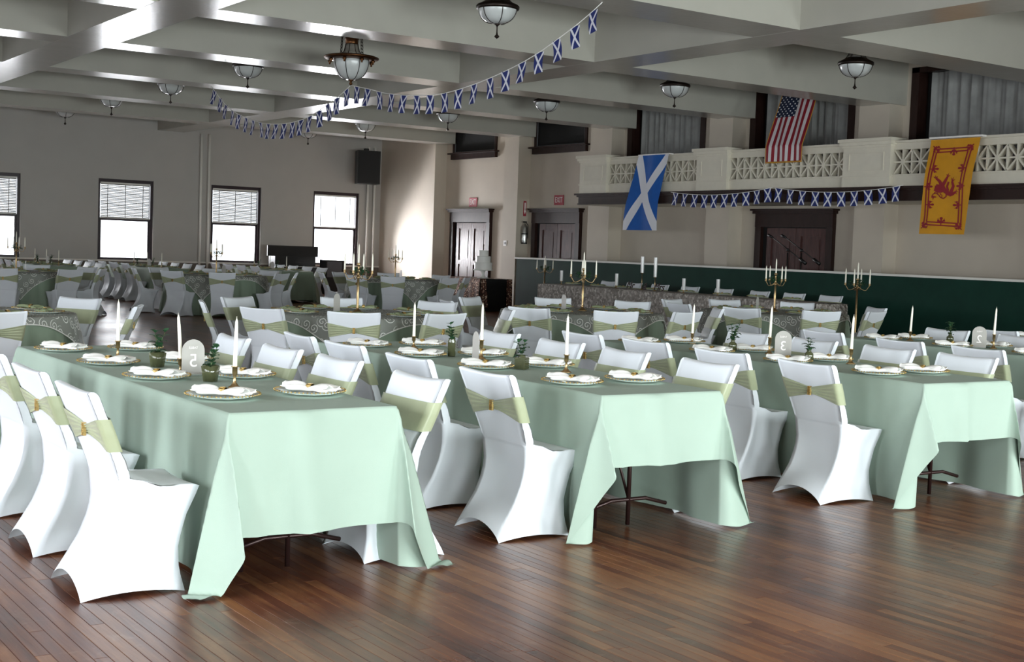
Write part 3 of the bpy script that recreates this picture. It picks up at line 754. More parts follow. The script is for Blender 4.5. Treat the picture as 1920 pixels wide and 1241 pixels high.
def vase(kind, x, y, z, rz, lab):
    mb = MB()
    if kind == 'square':
        for (h0, s0, h1, s1) in ((0, .026, .085, .035),):
            P = lambda s, h: [(-s, -s, h), (s, -s, h), (s, s, h), (-s, s, h)]
            mb.add(P(.026, 0)+P(.035, .08)+P(.022, .088)+P(.018, .082)+P(.026, .075)+P(.02, .012),
                   [(3, 2, 1, 0)]+[(i*4+j, i*4+(j+1) % 4, i*4+4+(j+1) % 4, i*4+4+j) for i in range(5) for j in range(4)]+[(20, 21, 22, 23)])
        top = .085
    elif kind == 'tall':
        mb.lathe([(.024, 0), (.026, .004)]+[(.0255+.0015*(i % 2), .008+i*.0085) for i in range(12)]+[(.022, .115), (.024, .122), (.02, .12), (.02, .02), (0, .02)], 24, f=lambda a, z: 1+.04*math.cos(12*a)*(1 if .008 < z < .11 else 0)); top = .12
    elif kind == 'cube':
        s = .034; mb.box(-s, s, -s, s, 0, .072)
        for sd in range(4):
            Mx = Matrix.Rotation(sd*PI/2, 4, 'Z')
            for i in range(5):
                for j in range(5): mb.box(s, s+.004, -s+.009+i*.0125, -s+.016+i*.0125, .006+j*.0135, .013+j*.0135, 0, Mx)
        mb.lathe([(.022, .072), (.022, .085), (.024, .088), (.018, .086), (.018, .075)], 16); top = .085
    else:
        mb.lathe([(.026, 0), (.032, .006), (.033, .05), (.030, .062), (.016, .074), (.015, .088), (.018, .092), (.014, .09), (.014, .074), (.028, .06), (.03, .012), (0, .01)], 24, f=lambda a, z: 1+.02*math.cos(16*a)); top = .09
    o = mb.build('bud_vase', M['smoke'], None, kind != 'cube'); o.location = (x, y, z); o.rotation_euler = (0, 0, rz); tag(o, lab, 'vase'); return top
def text_mesh(s, size, ext, m_, shear=0, name='print'):
    cu = bpy.data.curves.new('txt', 'FONT'); cu.body = s; cu.size = size; cu.extrude = ext; cu.align_x = 'CENTER'; cu.align_y = 'CENTER'; cu.shear = shear; cu.offset = 0
    o = bpy.data.objects.new('txt', cu); col.objects.link(o)
    dg = bpy.context.evaluated_depsgraph_get(); dg.update(); me = bpy.data.meshes.new_from_object(o.evaluated_get(dg)); me.name = name
    bpy.data.objects.remove(o); me.materials.clear(); me.materials.append(m_); return me
def number_sign(x, y, z, rz, num, lab):
    rt = thing('table_number_sign', (x, y, z), rz, lab, 'sign')
    w_, h_ = .062, .19; pts = [(-w_, 0), (w_, 0), (w_, h_-w_)]+[(w_*math.cos(a), h_-w_+w_*math.sin(a)) for a in lsp(0, PI, 14)[1:-1]]+[(-w_, h_-w_)]
    mb = MB(); mb.prism(pts, (0, -.0015, .006), (1, 0, 0), (0, 0, 1), (0, 1, 0), .003); mb.build('acrylic_arch', M['acryl'], rt)
    mb = MB(); mb.box(-.05, .05, -.02, .02, 0, .008); mb.build('acrylic_foot', M['clear'], rt)
    if not num: return
    o = link('printed_number', text_mesh(num, .1, .004, M['white']), rt); o.location = (0, 0, .078); o.rotation_euler = (R(90), 0, 0)
    o = link('printed_word', text_mesh('TABLE', .018, .003, M['white']), rt); o.location = (0, 0, .15); o.rotation_euler = (R(90), 0, 0)

def folding_table(name, cx, cy, rz, lab, grp):
    rt = thing(name, (cx, cy, 0), rz, lab, 'table', grp)
    mb = MB(); mb.box(-.4, .4, -.88, .88, ZT-.035, ZT-.001); mb.build('tabletop', M['tabletop'], rt)
    for s in (-1, 1):
        y = s*.62
        for xx in (-.23, .0):
            mb = MB(); mb.tube([(xx, y, ZT-.036), (xx, y, .008)], .0125, 8); mb.build('leg', M['steel'], rt, True)
        mb = MB(); mb.tube([(-.27, y, .11), (-.12, y, .15), (.12, y, .15), (.27, y, .11)], .011, 8)
        mb.tube([(0, y, .15), (0, y-s*.3, ZT-.04)], .008, 6); mb.build('brace', M['steel'], rt, True)

# ================================================================ near banquet tables
W5, L5 = .82, 3.52
def rot2(x, y, a): return (x*math.cos(a)-y*math.sin(a), x*math.sin(a)+y*math.cos(a))
TABLES = [
  dict(n='5', c=(2.60, 7.04), a=0, end=.54, name='the first long table',
       L=[(1.60, 5.60), (1.63, 6.46), (1.66, 7.40)], Rr=[(3.40, 5.67), (3.45, 6.65), (3.44, 7.40), (3.49, 8.27)]),
  dict(n='4', c=(4.72, 7.08), a=R(-1.5), end=.38, name='the second long table',
       L=[(3.79, 5.76), (3.83, 6.65), (3.90, 7.6), (3.95, 8.38)], Rr=[(5.63, 5.95), (5.66, 6.79), (5.70, 7.57), (5.76, 8.45)]),
  dict(n='3', c=(7.22, 6.97), a=R(-2.5), end=.37, name='the third long table',
       L=[(6.21, 5.76), (6.28, 6.6), (6.36, 7.5), (6.36, 8.28)], Rr=[(8.10, 5.9), (8.10, 6.6), (8.13, 7.38), (8.2, 8.2)]),
  dict(n='2', c=(10.22, 6.97), a=R(-2.5), end=.4, name='the fourth long table',
       L=[(8.83, 5.6), (8.86, 6.42), (8.92, 7.23), (9.1, 8.24)], Rr=[(11.05, 6.6), (11.02, 7.45), (11.08, 8.33)]),
  dict(n='1', c=(12.6, 7.0), a=R(-2.5), end=.4, name='the fifth long table', L=[(11.62, 8.2)], Rr=[]),
]
SY = [-1.28, -.42, .42, 1.28]
PX = .25
for ti, T in enumerate(TABLES):
    cx, cy = T['c']; a = T['a']; nm = T['name']
    def W(x, y): q = rot2(x, y, a); return cx+q[0], cy+q[1]
    me = rect_cloth('tablecloth', W5, L5, .755, T['end'], 30+ti, M['cloth'])
    o = link('tablecloth', me); o.location = (cx, cy, 0); o.rotation_euler = (0, 0, a)
    tag(o, 'long sage green tablecloth draped over '+nm, 'tablecloth', 'sage cloths on the long banquet tables')
    for s in (-1, 1):
        p = W(0, s*.88); folding_table('folding_table', p[0], p[1], a, ('near' if s < 0 else 'far')+' folding table hidden under cloth of '+nm, 'folding tables under the cloths')
    nl = len(T['L'])
    for i, (x, y) in enumerate(T['L']):
        chair(x, y, a, 'white covered chair, left side of %s, %s from near end' % (nm, ORD[i] if T['n'] != '1' else 'fourth'), 'chairs around the long banquet tables')
    for i, (x, y) in enumerate(T['Rr']):
        chair(x, y, PI+a, 'white covered chair, right side of %s, %s from near end' % (nm, ORD[i]), 'chairs around the long banquet tables')
    for sx, sn in ((-1, 'left'), (1, 'right')):
        for i, sy in enumerate(SY):
            if T['n'] == '1' and (i < 2): continue
            p = W(sx*(PX-.02), sy+.06+nj.uniform(-.04, .04))
            setting(p[0], p[1], ZT+.006, R(nj.uniform(-72, -48)), '%s from near end, %s side of %s' % (ORD[i], sn, nm), 'banquet table')
for i, (x, y, h, t) in enumerate([(2.52, 7.80, .11, (0, 0)), (2.55, 6.83, .09, (2, -5)), (2.58, 6.16, .11, (0, 1))]):
    candle_on_table(x, y, ZT+.006, h, 'on the first long table, %s from its near end' % ['third', 'second', 'first'][i], 'banquet table', t)
for i, (x, y) in enumerate([(4.79, 8.18), (4.81, 7.32), (4.83, 6.40)]):
    candle_on_table(x, y, ZT+.006, [.09, .13, .11][i], 'on the second long table, %s from its near end' % ['third', 'second', 'first'][i], 'banquet table')
for i, (x, y) in enumerate([(7.50, 8.20), (7.42, 7.23), (7.40, 6.40)]):
    candle_on_table(x, y, ZT+.006, [.09, .13, .11][i], 'on the third long table, %s from its near end' % ['third', 'second', 'first'][i], 'banquet table', (1, 1))
for i, (x, y) in enumerate([(10.27, 8.17), (10.27, 7.25)]):
    candle_on_table(x, y, ZT+.006, [.09, .13][i], 'on the fourth long table, %s from its near end' % ['second', 'first'][i], 'banquet table', (1, 2))
for kind, x, y, rz, lab, sd, sh_ in [
    ('square', 2.58, 7.28, .5, 'smoked green square bud vase, farther one on the first long table', 1, .12),
    ('square', 2.58, 6.48, .6, 'smoked green square bud vase, nearer one on the first long table', 2, .11),
    ('tall', 4.72, 7.55, 0, 'tall quilted dark green bud vase on the second long table', 3, .10),
    ('cube', 4.68, 6.66, .6, 'dark studded square bud vase on the second long table', 4, .09),
    ('bottle', 7.29, 7.5, 0, 'round green bottle vase, farther one on the third long table', 5, .13),
    ('bottle', 7.19, 6.61, 0, 'ribbed green bottle vase, nearer one on the third long table', 6, .10),
    ('bottle', 10.42, 7.83, 0, 'small round green bud vase on the fourth long table', 7, .12)]:
    t_ = vase(kind, x, y, ZT+.006, rz, lab)
    sprig(x, y, ZT+.006+t_-.01, sd, sh_, 'green eucalyptus sprig in the '+lab.split(',')[0].replace('smoked ', '')+(', farther' if 'farther' in lab else ', nearer' if 'nearer' in lab else ''))
number_sign(2.60, 6.78, ZT+.006, R(180-35+32), '5', 'frosted arch table sign with reversed digit five')
number_sign(4.68, 7.19, ZT+.006, R(180-35-68), '', 'frosted arch table sign turned edge-on beside candle on second table')
number_sign(7.35, 7.02, ZT+.006, R(180-44), '3', 'frosted arch table sign with reversed digit three')
number_sign(10.17, 7.33, ZT+.006, R(180-54), '2', 'frosted arch table sign with reversed digit two')

# ================================================================ round tables
ANG = [-152, -119, -86, -30, 27, 69, 118, 163]
DIRS = ['near left', 'near', 'near right', 'right', 'far right', 'far', 'far left', 'left']
RT = [  # centre, name, chair angles, radius of backs, overlay turn
  ((2.62, 12.6), 'round table at left edge', [-92, -25, 32], 1.6, 20),
  ((6.59, 12.46), 'second front round table', ANG, 1.66, 12),
  ((9.95, 12.90), 'third front round table', [-148, -115, -83, -30, 29, 66, 112, 160], 1.75, 30),
  ((13.35, 12.95), 'fourth front round table', [-151, -114, -80, -20, 32, 72, 112, 172], 1.62, 25),
  ((6.25, 25.3), 'far left round table', [-150, -112, -68, -28, 20, 62, 112, 165], 1.6, 35),
  ((10.15, 25.3), 'far middle round table', [-143, -108, -60, -22, 25, 70, 115, 165], 1.65, 10),
  ((13.95, 24.7), 'far right round table', [-150, -121, -74, -45, 20, 66, 112, 160], 1.62, 38),
]
RC = [round_cloth('round_tablecloth', .98, s) for s in (1, 2)]
def candelabrum(x, y, z, H, ar, cl, lab, floor_=False, rz=0):
    rt = thing('candelabrum', (x, y, z), rz, lab, 'candelabra'); k = ar/.155
    mb = MB(); mb.lathe([(.058*k, 0), (.06*k, .006), (.05*k, .014), (.03*k, .03), (.016*k, .04), (.012*k, .045)], 20); mb.build('base', M['brass'], rt, True)
    mb = MB(); mb.lathe([(.011*k, .04), (.018*k, .06), (.011*k, .07), (.013*k, .09), (.015*k, H*.5), (.013*k, H-.06), (.022*k, H-.05), (.022*k, H-.04), (.012*k, H-.03), (.014*k, H+.02), (.02*k, H+.03), (.01*k, H+.04), (.012*k, H+.08), (.02*k, H+.09), (.02*k, H+.11), (0, H+.11)], 16); mb.build('stem', M['brass'], rt, True)
    ends = [(0, 0, H+.105)]
    for q in range(4):
        a = R(25+90*q); ca, sa = math.cos(a), math.sin(a)
        mb = MB(); pts = []
        for t in lsp(0, 1, 13):
            rr = ar*t; zz = H-.01-.055*k*math.sin(t*PI*.75)+(.045*k*sm(.7, 1, t)); pts.append((rr*ca, rr*sa, zz))
        mb.tube(pts, .0045*k, 7); e = pts[-1]
        mb.lathe([(.006*k, 0), (.018*k, .008), (.012*k, .014), (.013*k, .03), (.018*k, .036), (0, .036)], 14, e); mb.build('arm', M['brass'], rt, True)
        ends.append((e[0], e[1], e[2]+.03))
    rd = random.Random(int(x*100)); n_ = 26
    wr = bpy.data.objects.new('greenery_ring', None)
    mb = MB()
    for i in range(90):
        a = rd.uniform(0, 6.28); rr = rd.uniform(.03, .11)*k; b = rd.uniform(0, 6.28)
        leaf(mb, (rr*math.cos(a), rr*math.sin(a), H+rd.uniform(-.015, .05)*k), (math.cos(b), math.sin(b), rd.uniform(-.3, .8)), (0, 0, 1), .04*k, .022*k)
    gr = mb.build('greenery_ring', M['leaf'], None, True); gr['kind'] = 'stuff'; gr.location = (x, y, z); bpy.data.objects.remove(wr)
    tag(gr, 'ring of green leaves around arms of the '+lab.replace('gold ', '').replace('candelabrum', 'candelabra')[:70], 'greenery', 'leaf rings on candelabra')
    me = candle_mesh(cl, .0105*k)
    for i, e in enumerate(ends):
        q = rot2(e[0], e[1], rz); c = link('taper_candle', me); c.location = (x+q[0], y+q[1], z+e[2]); c.scale = (1, 1, 1.12 if i == 0 else 1)
        tag(c, ['middle ivory candle', 'back right ivory candle', 'back left ivory candle', 'front left ivory candle', 'front right ivory candle'][i]+' in the '+lab.replace('tall ', '').replace('gold ', ''), 'candle', 'candles of the '+lab)
for k, ((cx, cy), nm, angs, rad, turn) in enumerate(RT):
    o = link('round_tablecloth', RC[k % 2]); o.location = (cx, cy, 0); o.rotation_euler = (0, 0, k*.9); tag(o, 'floor-length sage cloth on the '+nm, 'tablecloth', 'round table cloths')
    mb = overlay_mesh(.98, 1.04, k); o = mb.build('lace_overlay', M['lace'], None, True); o.location = (cx, cy, 0); o.rotation_euler = (0, 0, R(turn)); tag(o, 'embroidered white organza overlay on the '+nm, 'overlay', 'organza overlays')
    ed = MB(); s = lsp(-1.04, 1.04, 64); V = mb.v; n = 64
    loop = [V[i] for i in range(n)]+[V[j*n+n-1] for j in range(1, n)]+[V[(n-1)*n+i] for i in range(n-2, -1, -1)]+[V[j*n] for j in range(n-2, 0, -1)]
    ed.tube(loop+[loop[0]], .006, 5, cap=False); ed.build('corded_edge', M['napkin'], o, True)
    for a_, dn in zip(angs, DIRS if len(angs) == 8 else ['near', 'right', 'far right']):
        a = R(a_); chair(cx+rad*math.cos(a), cy+rad*math.sin(a), a+PI, 'white covered chair on the %s side of the %s' % (dn, nm), 'chairs around the round tables', 6)
    for q in range(8):
        a = R(q*45+turn); setting(cx+.74*math.cos(a), cy+.74*math.sin(a), ZT+.011, a+PI/2, '%s place counter-clockwise on %s' % (ORD[q], nm), 'round table', False)
    if k > 0:
        candelabrum(cx, cy, ZT+.011, .42, .155, .18, 'gold candelabrum on the '+nm, rz=R(k*17))
        number_sign(cx-.16 if k < 4 else cx+.2, cy+.17 if k < 4 else cy+.1, ZT+.011, R(180-35+65*(1 if k % 2 else -1)), '', 'small frosted arch sign on the '+nm)
candelabrum(16.95, 14.6, 0, 1.12, .2, .24, 'tall gold floor candelabrum before dark green wall', True)
candelabrum(18.35, 25.3, 0, 1.05, .19, .2, 'tall gold floor candelabrum behind left end of head table', True, .4)

# ================================================================ far long tables
FT = [((8.36, 31.3), 'first far long table'), ((10.75, 31.3), 'second far long table'), ((13.95, 31.3), 'third far long table')]
fme = rect_cloth('tablecloth', .82, L5, .755, .7, 99, M['cloth2'])
for k, ((cx, cy), nm) in enumerate(FT):
    o = link('tablecloth', fme); o.location = (cx, cy, 0); tag(o, 'sage cloth on the '+nm, 'tablecloth', 'far long table cloths')
    for i in range(4):
        y = cy-1.25+i*.85
        chair(cx-.95, y, 0, 'white covered chair at left of the %s, %s along' % (nm, ORD[i]), 'chairs around the far long tables')
        chair(cx+.95, y, PI, 'white covered chair at right of the %s, %s along' % (nm, ORD[i]), 'chairs around the far long tables')
        for s, sn in ((-1, 'left'), (1, 'right')):
            setting(cx+s*.23, cy-1.2+i*.85, ZT+.006, R(-60), '%s along %s side of the %s' % (ORD[i], sn, nm), 'far table', False)
    for i, dy in enumerate((-1.0, 0, 1.0)): candle_on_table(cx+.05, cy+dy, ZT+.006, .11, 'on the %s, %s along' % (nm, ORD[i]), 'far table')
    vase('bottle', cx, cy-.5, ZT+.006, 0, 'small bud vase, nearer one on the '+nm); sprig(cx, cy-.5, ZT+.09, 50+k, .14, 'dark sprig in nearer vase on the '+nm)
    vase('bottle', cx, cy+.6, ZT+.006, 0, 'small bud vase, farther one on the '+nm); sprig(cx, cy+.6, ZT+.09, 60+k, .12, 'dark sprig in farther vase on the '+nm)
    number_sign(cx+.02, cy-.2, ZT+.006, R(110), '', 'frosted arch sign on the '+nm)

# ================================================================ head table
HX0, HX1, HY0, HY1 = 16.85, 17.65, 15.4, 23.45
mb = MB(); rd = random.Random(4)
def bumpy(fn, us, vs_, nrm):
    n = Vector(nrm)
    return lambda u, v: tuple(Vector(fn(u, v))+n*rd.uniform(0, .022))
ys = lsp(HY0, HY1, 240)
def hfn(i, y):
    prof = [(HX0-.05, .01), (HX0-.045, .12), (HX0-.03, .24), (HX0-.03, .36), (HX0-.02, .48), (HX0-.01, .6), (HX0, .7), (HX0, ZT), (HX0+.1, ZT+.01), (HX0+.3, ZT+.01), (HX1-.1, ZT+.01), (HX1, ZT), (HX1+.02, .4), (HX1+.05, .01)]
    x, z = prof[int(i)]; b = rd.uniform(0, .02)*(1 if 0 < i < 8 else .3)
    return (x-b, y+rd.uniform(-.006, .006), max(z+rd.uniform(-.01, .01)*(0 if 7 <= i <= 11 else 1), .01))
mb.grid(hfn, list(range(14)), ys)
for yy in (HY0, HY1): mb.box(HX0+.01, HX1, yy-.01, yy+.01, .01, ZT)
o = mb.build('rosette_tablecloth', M['rosette'], None, True); tag(o, 'white rosette-covered cloth of the long head table', 'tablecloth')
for i, y in enumerate([23.0, 22.1, 21.25, 20.3, 19.3, 18.3, 17.4, 16.5]):
    chair(18.5, y, PI, 'white covered chair behind the head table, %s from its left end' % ORD[i], 'chairs behind the head table')
    setting(17.45, y, ZT+.014, R(-60), '%s from left on the head table' % ORD[i], 'head table', False)
def hurricane(x, y, z, h, stem, lab):
    rt = thing('hurricane_candle_holder', (x, y, z), 0, lab, 'candle holder')
    mb = MB(); mb.lathe([(.04, 0), (.04, .006), (.008, .015), (.007, stem), (.03, stem+.01), (.03, stem+.02), (0, stem+.02)], 16); mb.build('gold_stand', M['brass'], rt, True)
    mb = MB(); mb.lathe([(.032, stem+.015), (.034, stem+h)], 20); mb.f = mb.f[:-2]; mb.mi = mb.mi[:-2]; mb.build('glass_tube', M['crystal'], rt, True)
    c = link('taper_candle', candle_mesh(h*.8, .014)); c.location = (x, y, z+stem+.02); tag(c, 'ivory candle inside the '+lab, 'candle')
hurricane(17.1, 20.25, ZT+.014, .34, .33, 'tall glass hurricane on gold stem left of ampersand sign')
hurricane(17.1, 19.85, ZT+.014, .40, .26, 'tall glass hurricane on gold stem right of ampersand sign')
hurricane(17.1, 22.95, ZT+.014, .24, .06, 'short glass hurricane near left end of head table')
hurricane(17.1, 21.05, ZT+.014, .26, .04, 'slim glass hurricane left of the Mr sign')
hurricane(17.1, 19.0, ZT+.014, .24, .04, 'short glass hurricane right of the Mrs sign')
hurricane(17.1, 18.05, ZT+.014, .26, .04, 'short glass hurricane alone right of centre of head table')
for s, y, sz, lab in (('Mr', 20.5, .2, 'dark wooden script sign reading Mr'), ('&', 20.05, .18, 'dark wooden ampersand sign'), ('Mrs', 19.62, .2, 'dark wooden script sign reading Mrs')):
    o = link('script_sign', text_mesh(s, sz, .006, M['script'], .45)); o.rotation_euler = (R(90), 0, R(-90)); o.location = (17.0, y, ZT+.095); tag(o, lab, 'sign')

# ================================================================ cake table and cake
CX0, CX1, CY0, CY1 = 17.1, 18.0, 26.15, 27.9
mb = MB(); mb.box(CX0, CX1, CY0, CY1, .01, ZT); o = mb.build('black_tablecloth', M['plastic']); tag(o, 'black cloth hanging below sequins on the cake table', 'tablecloth')
mb = MB(); us = lsp(0, 1, 40)
def sq(u, v):
    y = CY0+.02+(CY1-CY0-.02)*u
    if v < 1: return (CX0-.012-.02*(1-v)*(1+math.sin(u*38)), y, .06+(ZT-.05)*v)
    return (CX0-.01+(v-1)*(CX1-CX0+.01), y, ZT+.01)
mb.grid(sq, us, [0, .2, .4, .6, .8, .97, 1.0, 1.5, 1.99])
mb.grid(lambda u, v: (CX0-.01+.22*u*(1-.3*v), CY0-.012-.012*(1+math.sin(u*15))*(1-v), .1+(ZT-.09)*v), lsp(0, 1, 12), [0, .3, .6, 1])
mb.grid(lambda u, v: (CX1-.16*(1-u), CY0-.012-.012*(1+math.sin(u*15))*(1-v), .1+(ZT-.09)*v), lsp(0, 1, 12), [0, .3, .6, 1])
o = mb.build('sequin_tablecloth', M['seq']); tag(o, 'rose gold sequin cloth draped over the cake table', 'tablecloth')
kx, ky = 17.55, 26.75; z = ZT+.012
mb = MB(); mb.lathe([(.14, 0), (.14, .01), (.05, .03), (.035, .1), (.045, .14), (.06, .175), (.235, .185), (.24, .19), (.24, .21), (0, .21)], 28); o = mb.build('cake_stand', M['cake'], None, True); o.location = (kx, ky, z); tag(o, 'white pedestal cake stand on the sequin cloth', 'cake stand')
rt = thing('wedding_cake', (kx, ky, z+.212), 0, 'plain white three-tier cake on pedestal stand', 'cake')
zz = 0
for rr_, hh in ((.215, .17), (.175, .15), (.12, .14)):
    mb = MB(); mb.lathe([(rr_, zz), (rr_, zz+hh-.01), (rr_-.01, zz+hh), (0, zz+hh)], 32); mb.build('cake_tier', M['cake'], rt); zz += hh
mb = MB(); mb.lathe([(.075, -.004), (.075, .004)], 24); mt = Matrix.Translation((0, 0, zz+.07)) @ Matrix.Rotation(R(55), 4, 'Z') @ Matrix.Rotation(R(90), 4, 'X'); mb.v = [tuple(mt @ Vector(p)) for p in mb.v]; o = mb.build('cake_topper', M['script'], rt); tag(o, 'round dark wooden cake topper')

# ================================================================ piano, amplifier, speaker
rt = thing('upright_piano', (16.7, 35.7, 0), 0, 'black upright piano with raised lid between the last windows', 'piano')
mb = MB(); mb.box(-.62, .68, -.1, .35, .02, 1.06); mb.build('piano_case', M['plastic'], rt)
mb = MB(); mb.box(-.84, .78, -.05, -.01, 1.06, 1.37); mb.build('raised_lid', M['plastic'], rt)
mb = MB(); mb.box(-.6, .66, -.38, -.1, .66, .76); mb.build('keyboard_shelf', M['plastic'], rt)
mb = MB(); mb.box(-.56, .62, -.36, -.16, .76, .775); mb.build('keys', M['white'], rt)
rt = thing('amplifier', (17.5, 34.75, 0), 0, 'black amplifier cabinet with grey front right of the piano', 'amplifier')
mb = MB(); mb.box(-.3, .3, -.2, .2, 0, 1.0); mb.build('cabinet', M['plastic'], rt)
mb = MB(); mb.box(-.26, .22, -.215, -.2, .5, .95); mb.build('front_panel', M['grey'], rt)
rt = thing('wall_speaker', (19.15, 35.9, 3.33), R(-8), 'large black loudspeaker hung in the far right corner', 'speaker')
mb = MB(); mb.prism([(-.4, -.35), (.33, -.35), (.42, .3), (-.25, .3)], (0, 0, 0), (1, 0, 0), (0, 1, 0), (0, 0, 1), 1.0); mb.build('cabinet', M['plastic'], rt)
mb = MB(); mb.box(-.37, .30, -.365, -.35, .03, .97); mb.build('grille', M['grille'], rt)
mb = MB(); mb.box(-.06, .06, -.05, .1, 1.0, 1.08); mb.tube([(0, .1, .8), (.0, .75, .8)], .03, 8); mb.build('bracket', M['plastic'], rt)

# ================================================================ signs and fittings on the right wall
for y, z_, w_, lab in ((31.72, 2.8, .36, 'red and white EXIT sign over the left door'), (27.6, 2.82, .36, 'red and white EXIT sign over the right door')):
    rt = thing('exit_sign', (XR, y, z_), 0, lab, 'sign')
    mb = MB(); mb.box(-.02, 0, -.2, .2, -.13, .13); mb.build('sign_plate', M['red'], rt)
    o = link('sign_lettering', text_mesh('EXIT', .19, .002, M['white']), rt); o.location = (-.022, 0, 0); o.rotation_euler = (R(90), 0, R(-90)); o.scale = (.82, 1.1, 1)
rt = thing('fire_extinguisher', (20.2, 28.84, 1.66), 0, 'silver fire extinguisher hung beside the right exit door', 'extinguisher')
mb = MB(); mb.lathe([(.075, 0), (.08, .03), (.08, .42), (.06, .48), (.03, .52), (.03, .54), (0, .54)], 20); mb.build('cylinder_body', mat('polished_steel', 'B9B9B6', .2, .9), rt, True)
mb = MB(); mb.lathe([(.0805, .25), (.0815, .28)], 20); mb.lathe([(.081, 0), (.081, .03)], 20); mb.build('black_band', M['plastic'], rt)
mb = MB(); mb.box(-.05, .06, -.012, .012, .56, .6); mb.tube([(.05, 0, .56), (.1, -.01, .5), (.1, -.01, .15)], .012, 6); mb.build('handle_and_hose', M['plastic'], rt, True)
rt = thing('extinguisher_sign', (20.25, 28.94, 2.42), 0, 'narrow red sign with white arrow above extinguisher', 'sign')
mb = MB(); mb.box(-.045, .045, -.01, .0, -.02, .38); mb.build('sign_plate', M['red'], rt)
mb = MB(); mb.box(-.02, .02, -.013, -.01, .12, .34); mb.prism([(-.035, .12), (0, .03), (.035, .12)], (0, -.013, 0), (1, 0, 0), (0, 0, 1), (0, 1, 0), .003); mb.build('arrow', M['white'], rt)
rt = thing('wall_switch', (XP, 29.45, 1.66), 0, 'small white switch plate on pier right of cake', 'switch')
mb = MB(); mb.box(-.012, 0, -.07, .07, -.07, .07); mb.build('switch_plate', M['white'], rt)
mb = MB(); mb.box(-.02, -.012, -.03, .03, -.035, .035); mb.build('switch_rocker', M['plastic'], rt)
for k, (y, dy, lab) in enumerate(((18.72, .0, 'black boom microphone stand, left one before stage door'), (18.5, .0, 'black boom microphone stand, right one before stage door'))):
    rt = thing('microphone_stand', (19.6+.16*k, y, 0), 0, lab, 'microphone stand')
    mb = MB(); mb.tube([(0, 0, .04), (0, 0, 1.64)], .014, 8); mb.build('pole', M['plastic'], rt, True)
    mb = MB(); mb.tube([(0, .46, 1.95), (0, -.34, 1.52)], .011, 8); mb.lathe([(.03, -.03), (.03, .03)], 10, (0, 0, 1.69)); mb.build('boom_arm', M['plastic'], rt, True)
    mb = MB(); mb.tube([(0, -.34, 1.52), (0, -.5, 1.43)], .034, 10); mb.build('counterweight', M['plastic'], rt, True)
    mb = MB(); mb.tube([(0, .44, 1.94), (0, .56, 1.985)], [.02, .032], 10); mb.build('microphone', M['plastic'], rt, True)
    for q in range(3):
        a = q*2.09; mb = MB(); mb.tube([(0, 0, .2), (.35*math.cos(a), .35*math.sin(a), .015)], .01, 6); mb.build('leg', M['plastic'], rt, True)

# ================================================================ ceiling lights
def bowl_profile(r0, dep, n=10): return [(max(r0*math.cos(t*PI/2)**.75, .001), -dep*math.sin(t*PI/2)) for t in lsp(0, 1, n)]
def light_proto():
    rt = thing('ceiling_light', (0, 0, 0)); tag(rt, 'x', 'light')
    bp = bowl_profile(.262, .22)
    mb = MB(); mb.lathe(bp, 32); mb.build('glass_bowl', M['milk'], rt, True)
    mb = MB(); mb.lathe([(.262, -.035), (.278, -.032), (.288, -.02), (.29, .012), (.27, .03), (.23, .045), (.16, .09)], 32); mb.build('rim', M['bronze'], rt, True)
    mb = MB(); mb.lathe([(.16, .075), (.12, .14), (.085, .22), (.08, .28)], 24); mb.build('glass_skirt', mat('smoky_glass_skirt', '6E6A62', .3), rt, True)
    for q in range(6):
        a = q*PI/3+.2; ca, sa = math.cos(a), math.sin(a)
        mb = MB(); mb.tube([((r+.004)*ca, (r+.004)*sa, z) for r, z in bp[:-1]], .006, 5)
        mb.tube([((r)*ca, (r)*sa, z) for r, z in [(.165, .085), (.125, .14), (.09, .22), (.084, .29)]], .006, 5); mb.build('rib', M['bronze'], rt, True)
    mb = MB(); mb.lathe([(.045, -.215), (.02, -.24), (.009, -.26), (.009, -.33), (.014, -.36), (.036, -.385), (.03, -.395), (.008, -.41), (0, -.42)], 16); mb.build('finial', M['bronze'], rt, True)
    mb = MB(); mb.lathe([(.095, .28), (.095, .31), (.02, .33), (.015, .6), (.09, .66), (.09, .685), (0, .685)], 16); mb.build('canopy_rod', M['bronze'], rt, True)
    return Proto(rt)
LP = light_proto(); ZL = 4.72
rows = [(9.8, [14.8, 23.1, 27.15, 31.1, 34.9], 'left row'), (16.75, [14.7, 19.1, 23.25, 27.3, 31.5, 35.0], 'right row')]
for x, yy, nm in rows:
    for i, y in enumerate(yy): LP.put((x, y, ZL), i*.3, 'bowl ceiling light with dark ribs, %s from camera in the %s' % (ORD[i], nm), 'bowl ceiling lights')
# chandelier
rt = thing('chandelier', (9.84, 19.05, 4.45), 0, 'large copper-rimmed bowl chandelier hanging on four chains', 'chandelier')
bp = bowl_profile(.29, .33)
mb = MB(); mb.lathe(bp, 32); mb.build('glass_bowl', M['milk'], rt, True)
mb = MB(); mb.lathe([(.29, -.02), (.34, -.015), (.42, .0), (.44, .015), (.44, .03), (.40, .045), (.3, .04), (.22, .05)], 40); mb.build('rim', M['copper'], rt, True)
for q in range(8):
    a = q*PI/4; ca, sa = math.cos(a), math.sin(a); mb = MB(); mb.tube([((r+.004)*ca, (r+.004)*sa, z) for r, z in bp[:-1]], .006, 5); mb.build('rib', M['bronze'], rt, True)
    mb = MB(); mb.lathe([(.012, .0), (.03, -.02), (.034, -.04), (.012, -.06), (.018, -.075), (0, -.085)], 10, (.36*ca, .36*sa, 0)); mb.build('drop_knob', M['copper'], rt, True)
mb = MB(); mb.lathe([(.2, .045), (.13, .12), (.105, .2), (.1, .24)], 24); mb.build('glass_skirt', mat('smoky_skirt', '77726A', .3), rt, True)
